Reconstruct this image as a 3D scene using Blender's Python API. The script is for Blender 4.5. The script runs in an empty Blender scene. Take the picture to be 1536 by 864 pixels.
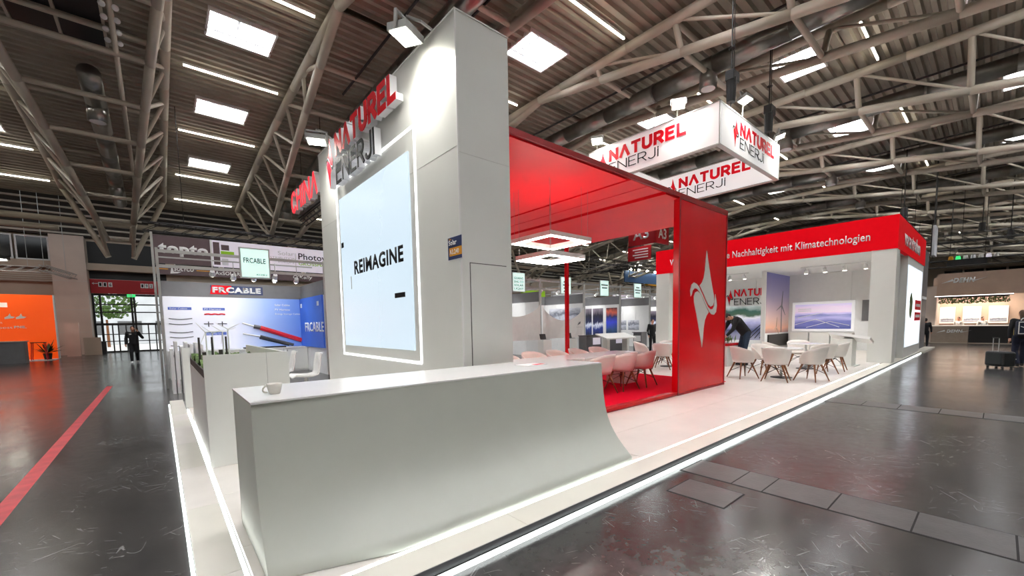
import bpy, bmesh, math, random
from mathutils import Vector, Matrix
random.seed(7)
SC = bpy.context.scene
COL = SC.collection

# ------------------------------------------------------------------ camera
YAW, PITCH, ROLL = math.radians(48.5186), math.radians(-4.5288), math.radians(-0.8802)
FPX, CX, CY = 623.9, 791.7, 534.9
fw = Vector((math.cos(PITCH)*math.cos(YAW), math.cos(PITCH)*math.sin(YAW), math.sin(PITCH)))
rt = Vector((math.sin(YAW), -math.cos(YAW), 0)); up = rt.cross(fw)
r2 = math.cos(ROLL)*rt + math.sin(ROLL)*up
u2 = -math.sin(ROLL)*rt + math.cos(ROLL)*up
cam_d = bpy.data.cameras.new('camera'); cam = bpy.data.objects.new('camera', cam_d); COL.objects.link(cam)
cam_d.sensor_width = 36.0; cam_d.lens = FPX/1536*36.0
cam_d.shift_x = (768-CX)/1536; cam_d.shift_y = (CY-432)/1536
cam_d.clip_start = 0.05; cam_d.clip_end = 400
mw = Matrix((r2, u2, -fw)).transposed().to_4x4(); mw.translation = Vector((0, 0, 1.62))
cam.matrix_world = mw
SC.camera = cam

# ------------------------------------------------------------------ world, exposure
W = bpy.data.worlds.new('daylight'); SC.world = W; W.use_nodes = True
W.node_tree.nodes['Background'].inputs[0].default_value = (0.92, 0.96, 1.0, 1)
W.node_tree.nodes['Background'].inputs[1].default_value = 1.6
SC.view_settings.view_transform = 'Standard'; SC.view_settings.look = 'None'
SC.view_settings.gamma = 1.0; SC.view_settings.use_curve_mapping = False
SC.view_settings.exposure = 0.34
E_SKYLIGHT, E_STRIP, E_FLOOD, E_LED = 34.0, 12.0, .72, 3.4

# ------------------------------------------------------------------ materials
MATS = {}
def lin(c):
    return tuple(((v/255)/12.92 if v/255 <= .04045 else ((v/255+.055)/1.055)**2.4) for v in c)
def mat(name, rgb=(200, 200, 200), rough=.5, metal=0, emit=0, noise=.06, scale=6, bump=0, coat=0, spec=.5, ecol=None, bscale=None):
    """rgb in sRGB 0-255; procedural noise varies the colour a little"""
    m = bpy.data.materials.new(name); m.use_nodes = True; nt = m.node_tree; N = nt.nodes; L = nt.links
    b = N['Principled BSDF']; c = lin(rgb)
    tc = N.new('ShaderNodeTexCoord'); nz = N.new('ShaderNodeTexNoise'); nz.inputs['Scale'].default_value = scale; nz.inputs['Detail'].default_value = 4
    L.new(tc.outputs['Object'], nz.inputs['Vector'])
    rp = N.new('ShaderNodeValToRGB'); rp.color_ramp.elements[0].position = .3; rp.color_ramp.elements[1].position = .7
    rp.color_ramp.elements[0].color = tuple(v*(1-noise) for v in c)+(1,)
    rp.color_ramp.elements[1].color = tuple(min(1, v*(1+noise)) for v in c)+(1,)
    L.new(nz.outputs['Fac'], rp.inputs['Fac']); L.new(rp.outputs['Color'], b.inputs['Base Color'])
    b.inputs['Roughness'].default_value = rough; b.inputs['Metallic'].default_value = metal
    b.inputs['Specular IOR Level'].default_value = spec; b.inputs['Coat Weight'].default_value = coat
    b.inputs['Coat Roughness'].default_value = .08
    if emit:
        ec = lin(ecol) if ecol else c
        b.inputs['Emission Color'].default_value = ec+(1,); b.inputs['Emission Strength'].default_value = emit
    if bump:
        bp = N.new('ShaderNodeBump'); bp.inputs['Strength'].default_value = bump; bp.inputs['Distance'].default_value = .01
        n2 = N.new('ShaderNodeTexNoise'); n2.inputs['Scale'].default_value = bscale or scale*6; n2.inputs['Detail'].default_value = 5
        L.new(tc.outputs['Object'], n2.inputs['Vector']); L.new(n2.outputs['Fac'], bp.inputs['Height']); L.new(bp.outputs['Normal'], b.inputs['Normal'])
    MATS[name] = m
    return m
def ramp_mat(name, stops, axis=2, rough=.5, wobble=0, wscale=3, emit=0, coord='Generated', stretch=(1, 1, 1)):
    """printed picture: colour bands along one axis of the sheet, warped by noise"""
    m = bpy.data.materials.new(name); m.use_nodes = True; nt = m.node_tree; N = nt.nodes; L = nt.links; b = N['Principled BSDF']
    tc = N.new('ShaderNodeTexCoord'); sp = N.new('ShaderNodeSeparateXYZ'); L.new(tc.outputs[coord], sp.inputs[0])
    mp = N.new('ShaderNodeMapping'); mp.inputs['Scale'].default_value = stretch; L.new(tc.outputs[coord], mp.inputs[0])
    nz = N.new('ShaderNodeTexNoise'); nz.inputs['Scale'].default_value = wscale; nz.inputs['Detail'].default_value = 6; L.new(mp.outputs[0], nz.inputs['Vector'])
    ml = N.new('ShaderNodeMath'); ml.operation = 'MULTIPLY_ADD'; ml.inputs[1].default_value = wobble
    L.new(nz.outputs['Fac'], ml.inputs[0]); L.new(sp.outputs[axis], ml.inputs[2])
    sb = N.new('ShaderNodeMath'); sb.operation = 'SUBTRACT'; sb.inputs[1].default_value = wobble*.5; L.new(ml.outputs[0], sb.inputs[0])
    rp = N.new('ShaderNodeValToRGB'); cr = rp.color_ramp
    while len(cr.elements) < len(stops): cr.elements.new(.5)
    for e, (p, c) in zip(cr.elements, stops): e.position = p; e.color = lin(c)+(1,)
    L.new(sb.outputs[0], rp.inputs['Fac']); L.new(rp.outputs['Color'], b.inputs['Base Color'])
    b.inputs['Roughness'].default_value = rough
    if emit: L.new(rp.outputs['Color'], b.inputs['Emission Color']); b.inputs['Emission Strength'].default_value = emit
    MATS[name] = m
    return m
def floor_mat():
    m = bpy.data.materials.new('hall_asphalt'); m.use_nodes = True; nt = m.node_tree; N = nt.nodes; L = nt.links; b = N['Principled BSDF']
    tc = N.new('ShaderNodeTexCoord')
    def noise(sc, det=6, st=(1, 1, 1), ro=.6):
        mp = N.new('ShaderNodeMapping'); mp.inputs['Scale'].default_value = st; L.new(tc.outputs['Object'], mp.inputs[0])
        n = N.new('ShaderNodeTexNoise'); n.inputs['Scale'].default_value = sc; n.inputs['Detail'].default_value = det; n.inputs['Roughness'].default_value = ro
        L.new(mp.outputs[0], n.inputs['Vector']); return n
    a = noise(.55); f = noise(9, 8); 
    r = N.new('ShaderNodeValToRGB'); r.color_ramp.elements[0].position = .32; r.color_ramp.elements[1].position = .72
    r.color_ramp.elements[0].color = (.022, .021, .021, 1); r.color_ramp.elements[1].color = (.07, .067, .064, 1)
    mx = N.new('ShaderNodeMix'); mx.data_type = 'FLOAT'; mx.inputs[0].default_value = .45
    L.new(a.outputs['Fac'], mx.inputs[2]); L.new(f.outputs['Fac'], mx.inputs[3]); L.new(mx.outputs[0], r.inputs['Fac'])
    # thin pale scratches: where a warped noise crosses its mean, thinned out by a coarse mask
    s1 = noise(1.7, 2, (1, .35, 1)); s2 = noise(2.3, 2, (.4, 1.2, 1)); mk = noise(1.1, 3); mk2 = noise(14, 3)
    def line(n):
        q = N.new('ShaderNodeMath'); q.operation = 'SUBTRACT'; q.inputs[1].default_value = .5; L.new(n.outputs['Fac'], q.inputs[0])
        ab = N.new('ShaderNodeMath'); ab.operation = 'ABSOLUTE'; L.new(q.outputs[0], ab.inputs[0])
        lt = N.new('ShaderNodeMath'); lt.operation = 'LESS_THAN'; lt.inputs[1].default_value = .0013; L.new(ab.outputs[0], lt.inputs[0]); return lt
    l1, l2 = line(s1), line(s2)
    ad = N.new('ShaderNodeMath'); ad.operation = 'MAXIMUM'; L.new(l1.outputs[0], ad.inputs[0]); L.new(l2.outputs[0], ad.inputs[1])
    g = N.new('ShaderNodeMath'); g.operation = 'GREATER_THAN'; g.inputs[1].default_value = .5; L.new(mk.outputs['Fac'], g.inputs[0])
    g2 = N.new('ShaderNodeMath'); g2.operation = 'GREATER_THAN'; g2.inputs[1].default_value = .53; L.new(mk2.outputs['Fac'], g2.inputs[0])
    m1 = N.new('ShaderNodeMath'); m1.operation = 'MULTIPLY'; L.new(ad.outputs[0], m1.inputs[0]); L.new(g.outputs[0], m1.inputs[1])
    m2 = N.new('ShaderNodeMath'); m2.operation = 'MULTIPLY'; L.new(m1.outputs[0], m2.inputs[0]); L.new(g2.outputs[0], m2.inputs[1])
    # straight scuffs: strongly stretched noise at several angles, only its peaks
    acc = m2
    for ang, sc, th in ((.4, (70, 2.6, 1), .80), (1.25, (80, 3.4, 1), .80), (2.15, (64, 1.9, 1), .80), (2.8, (90, 4.5, 1), .805), (.9, (75, 6, 1), .80)):
        mp = N.new('ShaderNodeMapping'); mp.inputs['Rotation'].default_value = (0, 0, ang); mp.vector_type = 'TEXTURE'; L.new(tc.outputs['Object'], mp.inputs[0])
        m3 = N.new('ShaderNodeMapping'); m3.inputs['Scale'].default_value = sc; L.new(mp.outputs[0], m3.inputs[0])
        nn = N.new('ShaderNodeTexNoise'); nn.inputs['Scale'].default_value = 1; nn.inputs['Detail'].default_value = 0; L.new(m3.outputs[0], nn.inputs['Vector'])
        gt = N.new('ShaderNodeMath'); gt.operation = 'GREATER_THAN'; gt.inputs[1].default_value = th; L.new(nn.outputs['Fac'], gt.inputs[0])
        gm = N.new('ShaderNodeMath'); gm.operation = 'MULTIPLY'; L.new(gt.outputs[0], gm.inputs[0]); L.new(g.outputs[0], gm.inputs[1])
        mm = N.new('ShaderNodeMath'); mm.operation = 'MAXIMUM'; L.new(acc.outputs[0], mm.inputs[0]); L.new(gm.outputs[0], mm.inputs[1]); acc = mm
    cm = N.new('ShaderNodeMix'); cm.data_type = 'RGBA'; L.new(acc.outputs[0], cm.inputs[0]); L.new(r.outputs['Color'], cm.inputs[6]); cm.inputs[7].default_value = (.17, .165, .16, 1)
    L.new(cm.outputs[2], b.inputs['Base Color'])
    rr = N.new('ShaderNodeMapRange'); rr.inputs[1].default_value = .3; rr.inputs[2].default_value = .75; rr.inputs[3].default_value = .13; rr.inputs[4].default_value = .3
    L.new(mx.outputs[0], rr.inputs[0]); L.new(rr.outputs[0], b.inputs['Roughness'])
    wv = noise(3.5, 3, (1, 1, 1)); bp = N.new('ShaderNodeBump'); bp.inputs['Strength'].default_value = .12; bp.inputs['Distance'].default_value = .02
    L.new(wv.outputs['Fac'], bp.inputs['Height']); L.new(bp.outputs['Normal'], b.inputs['Normal'])
    b.inputs['Specular IOR Level'].default_value = .6
    MATS['hall_asphalt'] = m
floor_mat()
mat('plate', (74, 72, 71), .32, noise=.22, scale=5, bump=.15)
mat('joint', (22, 20, 19), .8)
mat('aisle_red', (176, 60, 66), .4, noise=.25, scale=5)
mat('white', (226, 227, 222), .38, noise=.02, scale=2)
mat('white_gloss', (236, 236, 233), .18, noise=.02, scale=2)
mat('white_tower', (222, 223, 217), .42, noise=.02, scale=1.5)
mat('deck_white', (226, 220, 212), .3, noise=.05, scale=2.2, bump=.03)
mat('border_white', (222, 218, 206), .32, noise=.04, scale=2)
mat('edge_grey', (120, 120, 122), .35, metal=.6)
mat('seam', (200, 199, 193), .7)
mat('seam_dark', (70, 68, 64), .7)
mat('led', (255, 255, 255), .5, emit=E_LED, ecol=(244, 252, 250), noise=0)
mat('led_soft', (255, 255, 255), .5, emit=2.2, ecol=(250, 252, 255), noise=0)
mat('screen', (60, 66, 72), .25, emit=.80, ecol=(214, 233, 246), noise=.02)
mat('black', (16, 16, 17), .5, noise=.1)
mat('black_gloss', (10, 10, 12), .12)
mat('red_gloss', (208, 4, 18), .22, noise=.04, scale=1.5, spec=.3)
mat('red_ceiling', (232, 10, 28), .42, noise=.03, scale=1.5, spec=.25)
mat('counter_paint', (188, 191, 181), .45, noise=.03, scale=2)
mat('pendant_glow', (255, 255, 255), .5, emit=26, ecol=(255, 248, 240), noise=0)
mat('pendant_added_glow', (255, 255, 255), .5, emit=9, ecol=(255, 248, 240), noise=0)  # added upward glow that brightens the red canopy underside
mat('frame_glow', (240, 240, 242), .4, emit=.22, ecol=(255, 255, 255), noise=0)
mat('red_carpet', (214, 0, 38), .95, noise=.1, scale=40, bump=.3, spec=.1)
mat('red_dark', (150, 6, 14), .4)
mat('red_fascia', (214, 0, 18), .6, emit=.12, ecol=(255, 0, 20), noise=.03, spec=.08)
mat('red_neon', (225, 10, 34), .5, emit=.8, ecol=(255, 10, 40), noise=.03)
mat('red_letter', (222, 4, 28), .6, noise=.03, spec=.15)
mat('letter_side', (236, 236, 238), .35, noise=.02)
mat('ink', (18, 18, 20), .6, spec=.2)
mat('panel_logo', (214, 214, 208), .3, noise=.02)
mat('ceil_deck', (152, 145, 130), .62, noise=.14, scale=1.2)
mat('steel', (184, 176, 160), .48, noise=.08, scale=1.2)
mat('duct', (140, 138, 132), .3, metal=.85, noise=.15, scale=4)
mat('dark_steel', (30, 28, 26), .55, noise=.1)
mat('sky_pane', (255, 255, 255), .5, emit=E_SKYLIGHT, ecol=(250, 250, 255), noise=0)
mat('sky_frame', (228, 228, 226), .5, noise=.03)
mat('strip_glow', (255, 255, 255), .5, emit=E_STRIP, ecol=(255, 246, 226), noise=0)
mat('flood_glow', (255, 255, 255), .5, emit=30, ecol=(255, 252, 238), noise=0)
mat('lamp_grey', (148, 148, 144), .4, metal=.5)
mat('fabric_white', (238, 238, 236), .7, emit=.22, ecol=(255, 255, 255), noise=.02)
mat('alu', (186, 187, 184), .35, metal=.55, noise=.05)
mat('wall_white', (230, 231, 230), .6, noise=.02)
mat('band_grey', (112, 112, 114), .6, noise=.05)
mat('maroon', (96, 78, 82), .5, noise=.06)
mat('sign_lit', (210, 235, 228), .4, emit=.55, ecol=(205, 240, 232), noise=.02)
mat('lilac_white', (226, 222, 232), .5, emit=.25, ecol=(232, 226, 242), noise=.02)
mat('green', (150, 205, 20), .5)
mat('chair_shell', (232, 227, 220), .4, noise=.03)
mat('chair_pad', (222, 216, 208), .6, noise=.04)
mat('wood', (128, 78, 40), .45, noise=.25, scale=14)
mat('wall_beige', (184, 170, 152), .75, noise=.06, scale=1.2)
mat('wall_pillar', (206, 190, 176), .7, noise=.05, scale=1.1)
mat('wall_dark', (52, 46, 40), .8, noise=.15)
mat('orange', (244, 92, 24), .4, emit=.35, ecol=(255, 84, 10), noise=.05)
mat('door_red', (168, 6, 22), .45, noise=.04)
mat('brown_sign', (192, 164, 144), .6, noise=.08, scale=1.5)
mat('brown_counter', (158, 142, 126), .5, noise=.07)
mat('leaf', (74, 104, 36), .6, noise=.4, scale=12)
mat('leaf_dark', (38, 62, 24), .6, noise=.4, scale=12)
mat('skin', (196, 142, 116), .5, noise=.06)
mat('cloth_black', (20, 20, 23), .85, noise=.25, scale=20)
mat('cloth_navy', (26, 32, 52), .85, noise=.25, scale=20)
mat('cloth_jeans', (30, 46, 66), .85, noise=.25, scale=20)
mat('cloth_white', (232, 230, 226), .8, noise=.06)
mat('shoe_white', (226, 226, 224), .6)
mat('hair_dark', (28, 22, 18), .7, noise=.3, scale=30)
mat('hair_brown', (84, 60, 40), .7, noise=.35, scale=30)
mat('suitcase_black', (26, 30, 30), .45, noise=.1)
mat('yellow', (226, 188, 30), .5)
mat('sign_navy', (22, 44, 92), .45)
mat('sign_gold', (220, 150, 24), .45)
mat('blue_wall', (44, 92, 190), .5, emit=.12, ecol=(40, 90, 200), noise=.12, scale=1.2)
mat('blue_label', (84, 108, 190), .5)
mat('blue_banner', (46, 78, 116), .5, emit=.1, noise=.1)
mat('cable_red', (206, 20, 40), .4); mat('cable_grey', (70, 70, 74), .4)
mat('curtain', (226, 221, 216), .9, noise=.03)
mat('grey_box', (104, 104, 106), .5, noise=.06)
mat('exit_green', (40, 170, 90), .4, emit=.8, ecol=(60, 220, 120))
mat('cup', (212, 208, 198), .2, coat=.3)
mat('terrain', (86, 108, 58), .9, noise=.6, scale=16, bump=.6)
mat('model_dark', (56, 50, 46), .6)
mat('outdoor_ground', (226, 224, 218), .9)
mat('shop_wall', (214, 216, 220), .7, noise=.1, scale=.8)
mat('poster_cream', (240, 226, 214), .6, emit=.3, ecol=(255, 236, 222), noise=.03)
mat('gold_panel', (206, 150, 30), .5)
gl = bpy.data.materials.new('glass'); gl.use_nodes = True
_b = gl.node_tree.nodes['Principled BSDF']; _b.inputs['Transmission Weight'].default_value = 1; _b.inputs['Roughness'].default_value = .02; _b.inputs['IOR'].default_value = 1.05
_b.inputs['Base Color'].default_value = (.96, .98, .97, 1); MATS['glass'] = gl
ramp_mat('pic_sunset', [(0, (150, 112, 110)), (.08, (214, 158, 128)), (.2, (200, 164, 150)), (.4, (176, 152, 158)), (.62, (142, 132, 162)), (1, (96, 94, 146))], 2, wobble=.14, wscale=2.5, emit=.12)
ramp_mat('pic_valley', [(0, (64, 74, 130)), (.25, (96, 100, 160)), (.4, (170, 166, 206)), (.52, (112, 118, 172)), (.62, (188, 180, 216)), (.75, (226, 206, 226)), (1, (198, 190, 222))], 2, wobble=.55, wscale=2.5, emit=.45, stretch=(1, .6, 2))
ramp_mat('pic_solar', [(0, (140, 140, 160)), (.3, (52, 58, 92)), (.5, (150, 150, 190)), (.66, (206, 206, 214)), (.74, (60, 84, 66)), (.86, (44, 84, 76)), (1, (196, 206, 206))], 2, wobble=.3, wscale=4, emit=.3)
ramp_mat('pic_dark', [(0, (16, 18, 30)), (.3, (30, 50, 120)), (.42, (200, 206, 220)), (.5, (24, 30, 70)), (.75, (20, 20, 34)), (1, (120, 110, 120))], 2, wobble=.35, wscale=5, emit=.2)
ramp_mat('pic_blue', [(0, (24, 40, 50)), (.25, (36, 70, 110)), (.5, (46, 60, 190)), (.7, (30, 36, 80)), (.85, (190, 86, 60)), (1, (30, 26, 40))], 2, wobble=.25, wscale=4, emit=.2)
ramp_mat('pic_grey', [(0, (120, 124, 134)), (.4, (190, 194, 206)), (.6, (96, 100, 114)), (1, (214, 216, 224))], 2, wobble=.8, wscale=5)
ramp_mat('pic_frwall', [(0, (232, 234, 242)), (.45, (222, 226, 240)), (.7, (150, 176, 226)), (1, (92, 132, 214))], 0, wobble=.12, wscale=1.2, emit=.12)
ramp_mat('pic_globe', [(0, (226, 236, 246)), (.5, (236, 242, 248)), (1, (222, 234, 246))], 2, emit=.8)

# ------------------------------------------------------------------ mesh helpers
WO = {}                                    # world offset of unrotated things / parts
class MB:
    def __init__(s): s.v = []; s.f = []; s.m = []; s.cur = 0
    def add(s, vs, fs):
        n = len(s.v); s.v += [tuple(v) for v in vs]; s.f += [tuple(i+n for i in f) for f in fs]; s.m += [s.cur]*len(fs); return s
    def box(s, x0, x1, y0, y1, z0, z1):
        if x0 > x1: x0, x1 = x1, x0
        if y0 > y1: y0, y1 = y1, y0
        if z0 > z1: z0, z1 = z1, z0
        return s.add([(x0, y0, z0), (x1, y0, z0), (x1, y1, z0), (x0, y1, z0), (x0, y0, z1), (x1, y0, z1), (x1, y1, z1), (x0, y1, z1)],
                     [(3, 2, 1, 0), (4, 5, 6, 7), (0, 1, 5, 4), (1, 2, 6, 5), (2, 3, 7, 6), (3, 0, 4, 7)])
    def tube(s, p, q, r, r2=None, n=8):
        p, q = Vector(p), Vector(q); r2 = r if r2 is None else r2; d = (q-p).normalized()
        a = d.orthogonal().normalized(); b = d.cross(a); vs = []
        for c, rr in ((p, r), (q, r2)):
            for i in range(n):
                t = 2*math.pi*i/n; vs.append(c + a*math.cos(t)*rr + b*math.sin(t)*rr)
        fs = [(i, (i+1) % n, n+(i+1) % n, n+i) for i in range(n)] + [tuple(range(n-1, -1, -1)), tuple(range(n, 2*n))]
        return s.add(vs, fs)
    def path(s, pts, r, n=6):
        for a, b in zip(pts[:-1], pts[1:]): s.tube(a, b, r, n=n)
        return s
    def lathe(s, prof, c=(0, 0, 0), n=20):
        vs = []; fs = []; k = len(prof)
        for i in range(n):
            t = 2*math.pi*i/n
            for (r, z) in prof: vs.append((c[0]+r*math.cos(t), c[1]+r*math.sin(t), c[2]+z))
        for i in range(n):
            for j in range(k-1):
                a = i*k+j; b = ((i+1) % n)*k+j
                fs.append((a, b, b+1, a+1))
        return s.add(vs, fs)
    def ell(s, c, r, n=12, m=8, rot=None):
        vs = []; fs = []
        for j in range(m+1):
            ph = math.pi*j/m
            for i in range(n):
                t = 2*math.pi*i/n; p = Vector((r[0]*math.sin(ph)*math.cos(t), r[1]*math.sin(ph)*math.sin(t), r[2]*math.cos(ph)))
                if rot: p = rot @ p
                vs.append(p + Vector(c))
        for j in range(m):
            for i in range(n): fs.append((j*n+i, (j+1)*n+i, (j+1)*n+(i+1) % n, j*n+(i+1) % n))
        return s.add(vs, fs)
    def prism(s, poly, o, rx, uy, depth):
        """closed 2D outline standing on plane (o, rx, uy), thickened backwards by depth"""
        o, rx, uy = Vector(o), Vector(rx), Vector(uy); nn = rx.cross(uy).normalized(); k = len(poly)
        ar = sum(poly[i][0]*poly[(i+1) % k][1]-poly[(i+1) % k][0]*poly[i][1] for i in range(k))
        if ar < 0: poly = poly[::-1]
        fr = [o+rx*x+uy*y for x, y in poly]; bk = [p-nn*depth for p in fr]
        return s.add(fr+bk, [tuple(range(k)), tuple(range(2*k-1, k-1, -1))] + [(i, k+i, k+(i+1) % k, (i+1) % k) for i in range(k)])
    def quad(s, a, b, c, d): return s.add([a, b, c, d], [(0, 1, 2, 3)])
    def build(s, name, material, parent=None, smooth=False, label=None):
        off = WO.get(parent.name, Vector()) if parent else Vector()
        me = bpy.data.meshes.new(name); me.from_pydata([Vector(v)-off for v in s.v], [], s.f)
        mats = material if isinstance(material, (list, tuple)) else [material]
        for mm in mats: me.materials.append(MATS[mm])
        if len(mats) > 1: me.polygons.foreach_set('material_index', s.m)
        if smooth: me.polygons.foreach_set('use_smooth', [True]*len(me.polygons))
        me.update()
        o = bpy.data.objects.new(name, me); COL.objects.link(o)
        if parent: o.parent = parent; WO[o.name] = off
        else: WO[o.name] = Vector()
        if label: o['label'] = label
        return o
def tag(o, label, cat, group=None, kind=None):
    o['label'] = label
    if cat: o['category'] = cat
    if group: o['group'] = group
    if kind: o['kind'] = kind
    return o
def thing(name, loc, label, cat, group=None, rz=0):
    o = bpy.data.objects.new(name, None); COL.objects.link(o); o.location = loc; o.rotation_euler.z = rz; o.empty_display_size = .1
    WO[o.name] = Vector(loc) if rz == 0 else Vector()
    return tag(o, label, cat, group)
def struct(o, label=None):
    o['kind'] = 'structure'
    if label: o['label'] = label
    return o
def copy_tree(o, parent=None, loc=None, rz=None, label=None):
    c = o.copy(); COL.objects.link(c); c.parent = parent
    if loc is not None: c.location = loc
    if rz is not None: c.rotation_euler.z = rz
    if label: c['label'] = label
    for ch in list(o.children): copy_tree(ch, c)
    return c
def box(name, b, m, parent=None, label=None): return MB().box(*b).build(name, m, parent, label=label)

# shared unit tube, reused by every roof member
_u = MB().tube((0, 0, 0), (0, 0, 1), 1, n=10); UT = {}
def rod(name, p, q, r, m, parent):
    if m not in UT:
        o = _u.build('tube', m, smooth=True); UT[m] = o.data; bpy.data.objects.remove(o)
        for pl in UT[m].polygons: pl.use_smooth = len(pl.vertices) == 4
    off = WO.get(parent.name, Vector()) if parent else Vector()
    p, q = Vector(p)-off, Vector(q)-off; d = q-p
    o = bpy.data.objects.new(name, UT[m]); COL.objects.link(o)
    mt = d.to_track_quat('Z', 'Y').to_matrix().to_4x4() @ Matrix.Diagonal((r, r, d.length, 1)); mt.translation = p
    o.parent = parent; o.matrix_local = mt
    return o
TMP = bpy.data.scenes.new('workbench')       # scratch scene for turning lettering into meshes
def tmp_graph():
    with bpy.context.temp_override(scene=TMP, view_layer=TMP.view_layers[0]):
        dg = bpy.context.evaluated_depsgraph_get(); dg.update()
    return dg
def text(name, s, m, parent, o, rx, uy, w, h, depth=.01, bold=0, shear=0, label=None):
    """lettering fitted to a w x h field on plane (o, rx, uy); o = lower left corner"""
    cu = bpy.data.curves.new('t', 'FONT'); cu.body = s; cu.size = 1; cu.offset = bold; cu.extrude = 0; cu.shear = shear; cu.space_character = 1+bold*2.6; cu.resolution_u = 3
    cu.fill_mode = 'FRONT'
    to = bpy.data.objects.new('t', cu); TMP.collection.objects.link(to); dg = tmp_graph()
    me0 = bpy.data.meshes.new_from_object(to.evaluated_get(dg)); bpy.data.objects.remove(to); bpy.data.curves.remove(cu)
    bm = bmesh.new(); bm.from_mesh(me0); bpy.data.meshes.remove(me0)
    bmesh.ops.remove_doubles(bm, verts=bm.verts, dist=1e-5)
    xs = [v.co.x for v in bm.verts]; ys = [v.co.y for v in bm.verts]; x0, x1, y0, y1 = min(xs), max(xs), min(ys), max(ys)
    o, rx, uy = Vector(o), Vector(rx).normalized(), Vector(uy).normalized(); nn = rx.cross(uy)
    off = WO.get(parent.name, Vector()) if parent else Vector()
    r = bmesh.ops.extrude_face_region(bm, geom=bm.faces[:])
    ex = {g for g in r['geom'] if isinstance(g, bmesh.types.BMVert)}
    for v in bm.verts:
        x = (v.co.x-x0)/(x1-x0)*w; y = (v.co.y-y0)/(y1-y0)*h
        v.co = o + rx*x + uy*y + nn*(depth if v in ex else 0) - off
    bmesh.ops.recalc_face_normals(bm, faces=bm.faces)
    me = bpy.data.meshes.new(name); bm.to_mesh(me); bm.free(); me.materials.append(MATS[m])
    ob = bpy.data.objects.new(name, me); COL.objects.link(ob); ob.parent = parent
    if label: ob['label'] = label
    WO[ob.name] = off
    return ob
# stroke letters of the company logo: unit boxes, y up
def arc(cx, cy, rx, ry, a0, a1, n=8):
    return [(cx+rx*math.cos(math.radians(a0+(a1-a0)*i/n)), cy+ry*math.sin(math.radians(a0+(a1-a0)*i/n))) for i in range(n+1)]
GLY = {
 'N': (.78, [[(0, 0), (0, 1), (.78, 0), (.78, 1)]]),
 'A': (.84, [[(0, 0), (.42, 1), (.84, 0)]]),
 'T': (.72, [[(0, 1), (.72, 1)], [(.36, 1), (.36, 0)]]),
 'U': (.74, [[(0, 1), (0, .34)]+arc(.37, .34, .37, .34, 180, 360)+[(.74, 1)]]),
 'R': (.68, [[(0, 0), (0, 1), (.36, 1)]+arc(.36, .72, .3, .28, 90, -90)+[(0, .44)], [(.34, .44), (.68, 0)]]),
 'E': (.6, [[(.6, 1), (0, 1), (0, 0), (.6, 0)], [(0, .52), (.52, .52)]]),
 'L': (.56, [[(0, 1), (0, 0), (.56, 0)]]),
 'J': (.5, [[(.5, 1), (.5, .26)]+arc(.24, .26, .26, .26, 0, -160)]),
 'i': (.04, [[(.02, 0), (.02, .78)], [(.02, .9), (.02, 1.0)]]),
 'C': (.72, [arc(.38, .5, .38, .5, 45, 315, 12)]),
 'H': (.7, [[(0, 0), (0, 1)], [(.7, 0), (.7, 1)], [(0, .52), (.7, .52)]]),
 'I': (.1, [[(.05, 0), (.05, 1)]]),
}
def stroke_poly(a, b, t):
    dx, dy = b[0]-a[0], b[1]-a[1]; l = math.hypot(dx, dy) or 1; ex, ey = dx/l*t*.5, dy/l*t*.5; nx, ny = -dy/l*t*.5, dx/l*t*.5
    return [(a[0]-ex*.8+nx, a[1]-ey*.8+ny), (a[0]-ex*.8-nx, a[1]-ey*.8-ny), (b[0]+ex*.8-nx, b[1]+ey*.8-ny), (b[0]+ex*.8+nx, b[1]+ey*.8+ny)]
def logo_word(word, parent, o, rx, uy, w, h, t, depth, mface, mside=None, name='letter'):
    o, rx, uy = Vector(o), Vector(rx).normalized(), Vector(uy).normalized(); nn = rx.cross(uy)
    gap = .14 + t*.9; tot = sum(GLY[c][0] for c in word) + gap*(len(word)-1)
    sx = (w)/(tot+t); sy = h/(1+t); x = t*.5
    for c in word:
        gw, strokes = GLY[c]; mb = MB()
        qn = 0
        for st in strokes:
            for a, b in zip(st[:-1], st[1:]):
                qn += 1
                p = stroke_poly((a[0]+x, a[1]+t*.5), (b[0]+x, b[1]+t*.5), t)
                p = [(q[0]*sx, q[1]*sy) for q in p]
                mb.cur = 0; mb.prism(p, o+nn*.0008*qn, rx, uy, .004+.0008*qn)
                if mside: mb.cur = 1; mb.prism(p, o-nn*(.0045+.0008*qn), rx, uy, depth-.0016*qn)
        mb.build(name, [mface, mside] if mside else mface, parent)
        x += gw+gap
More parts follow.
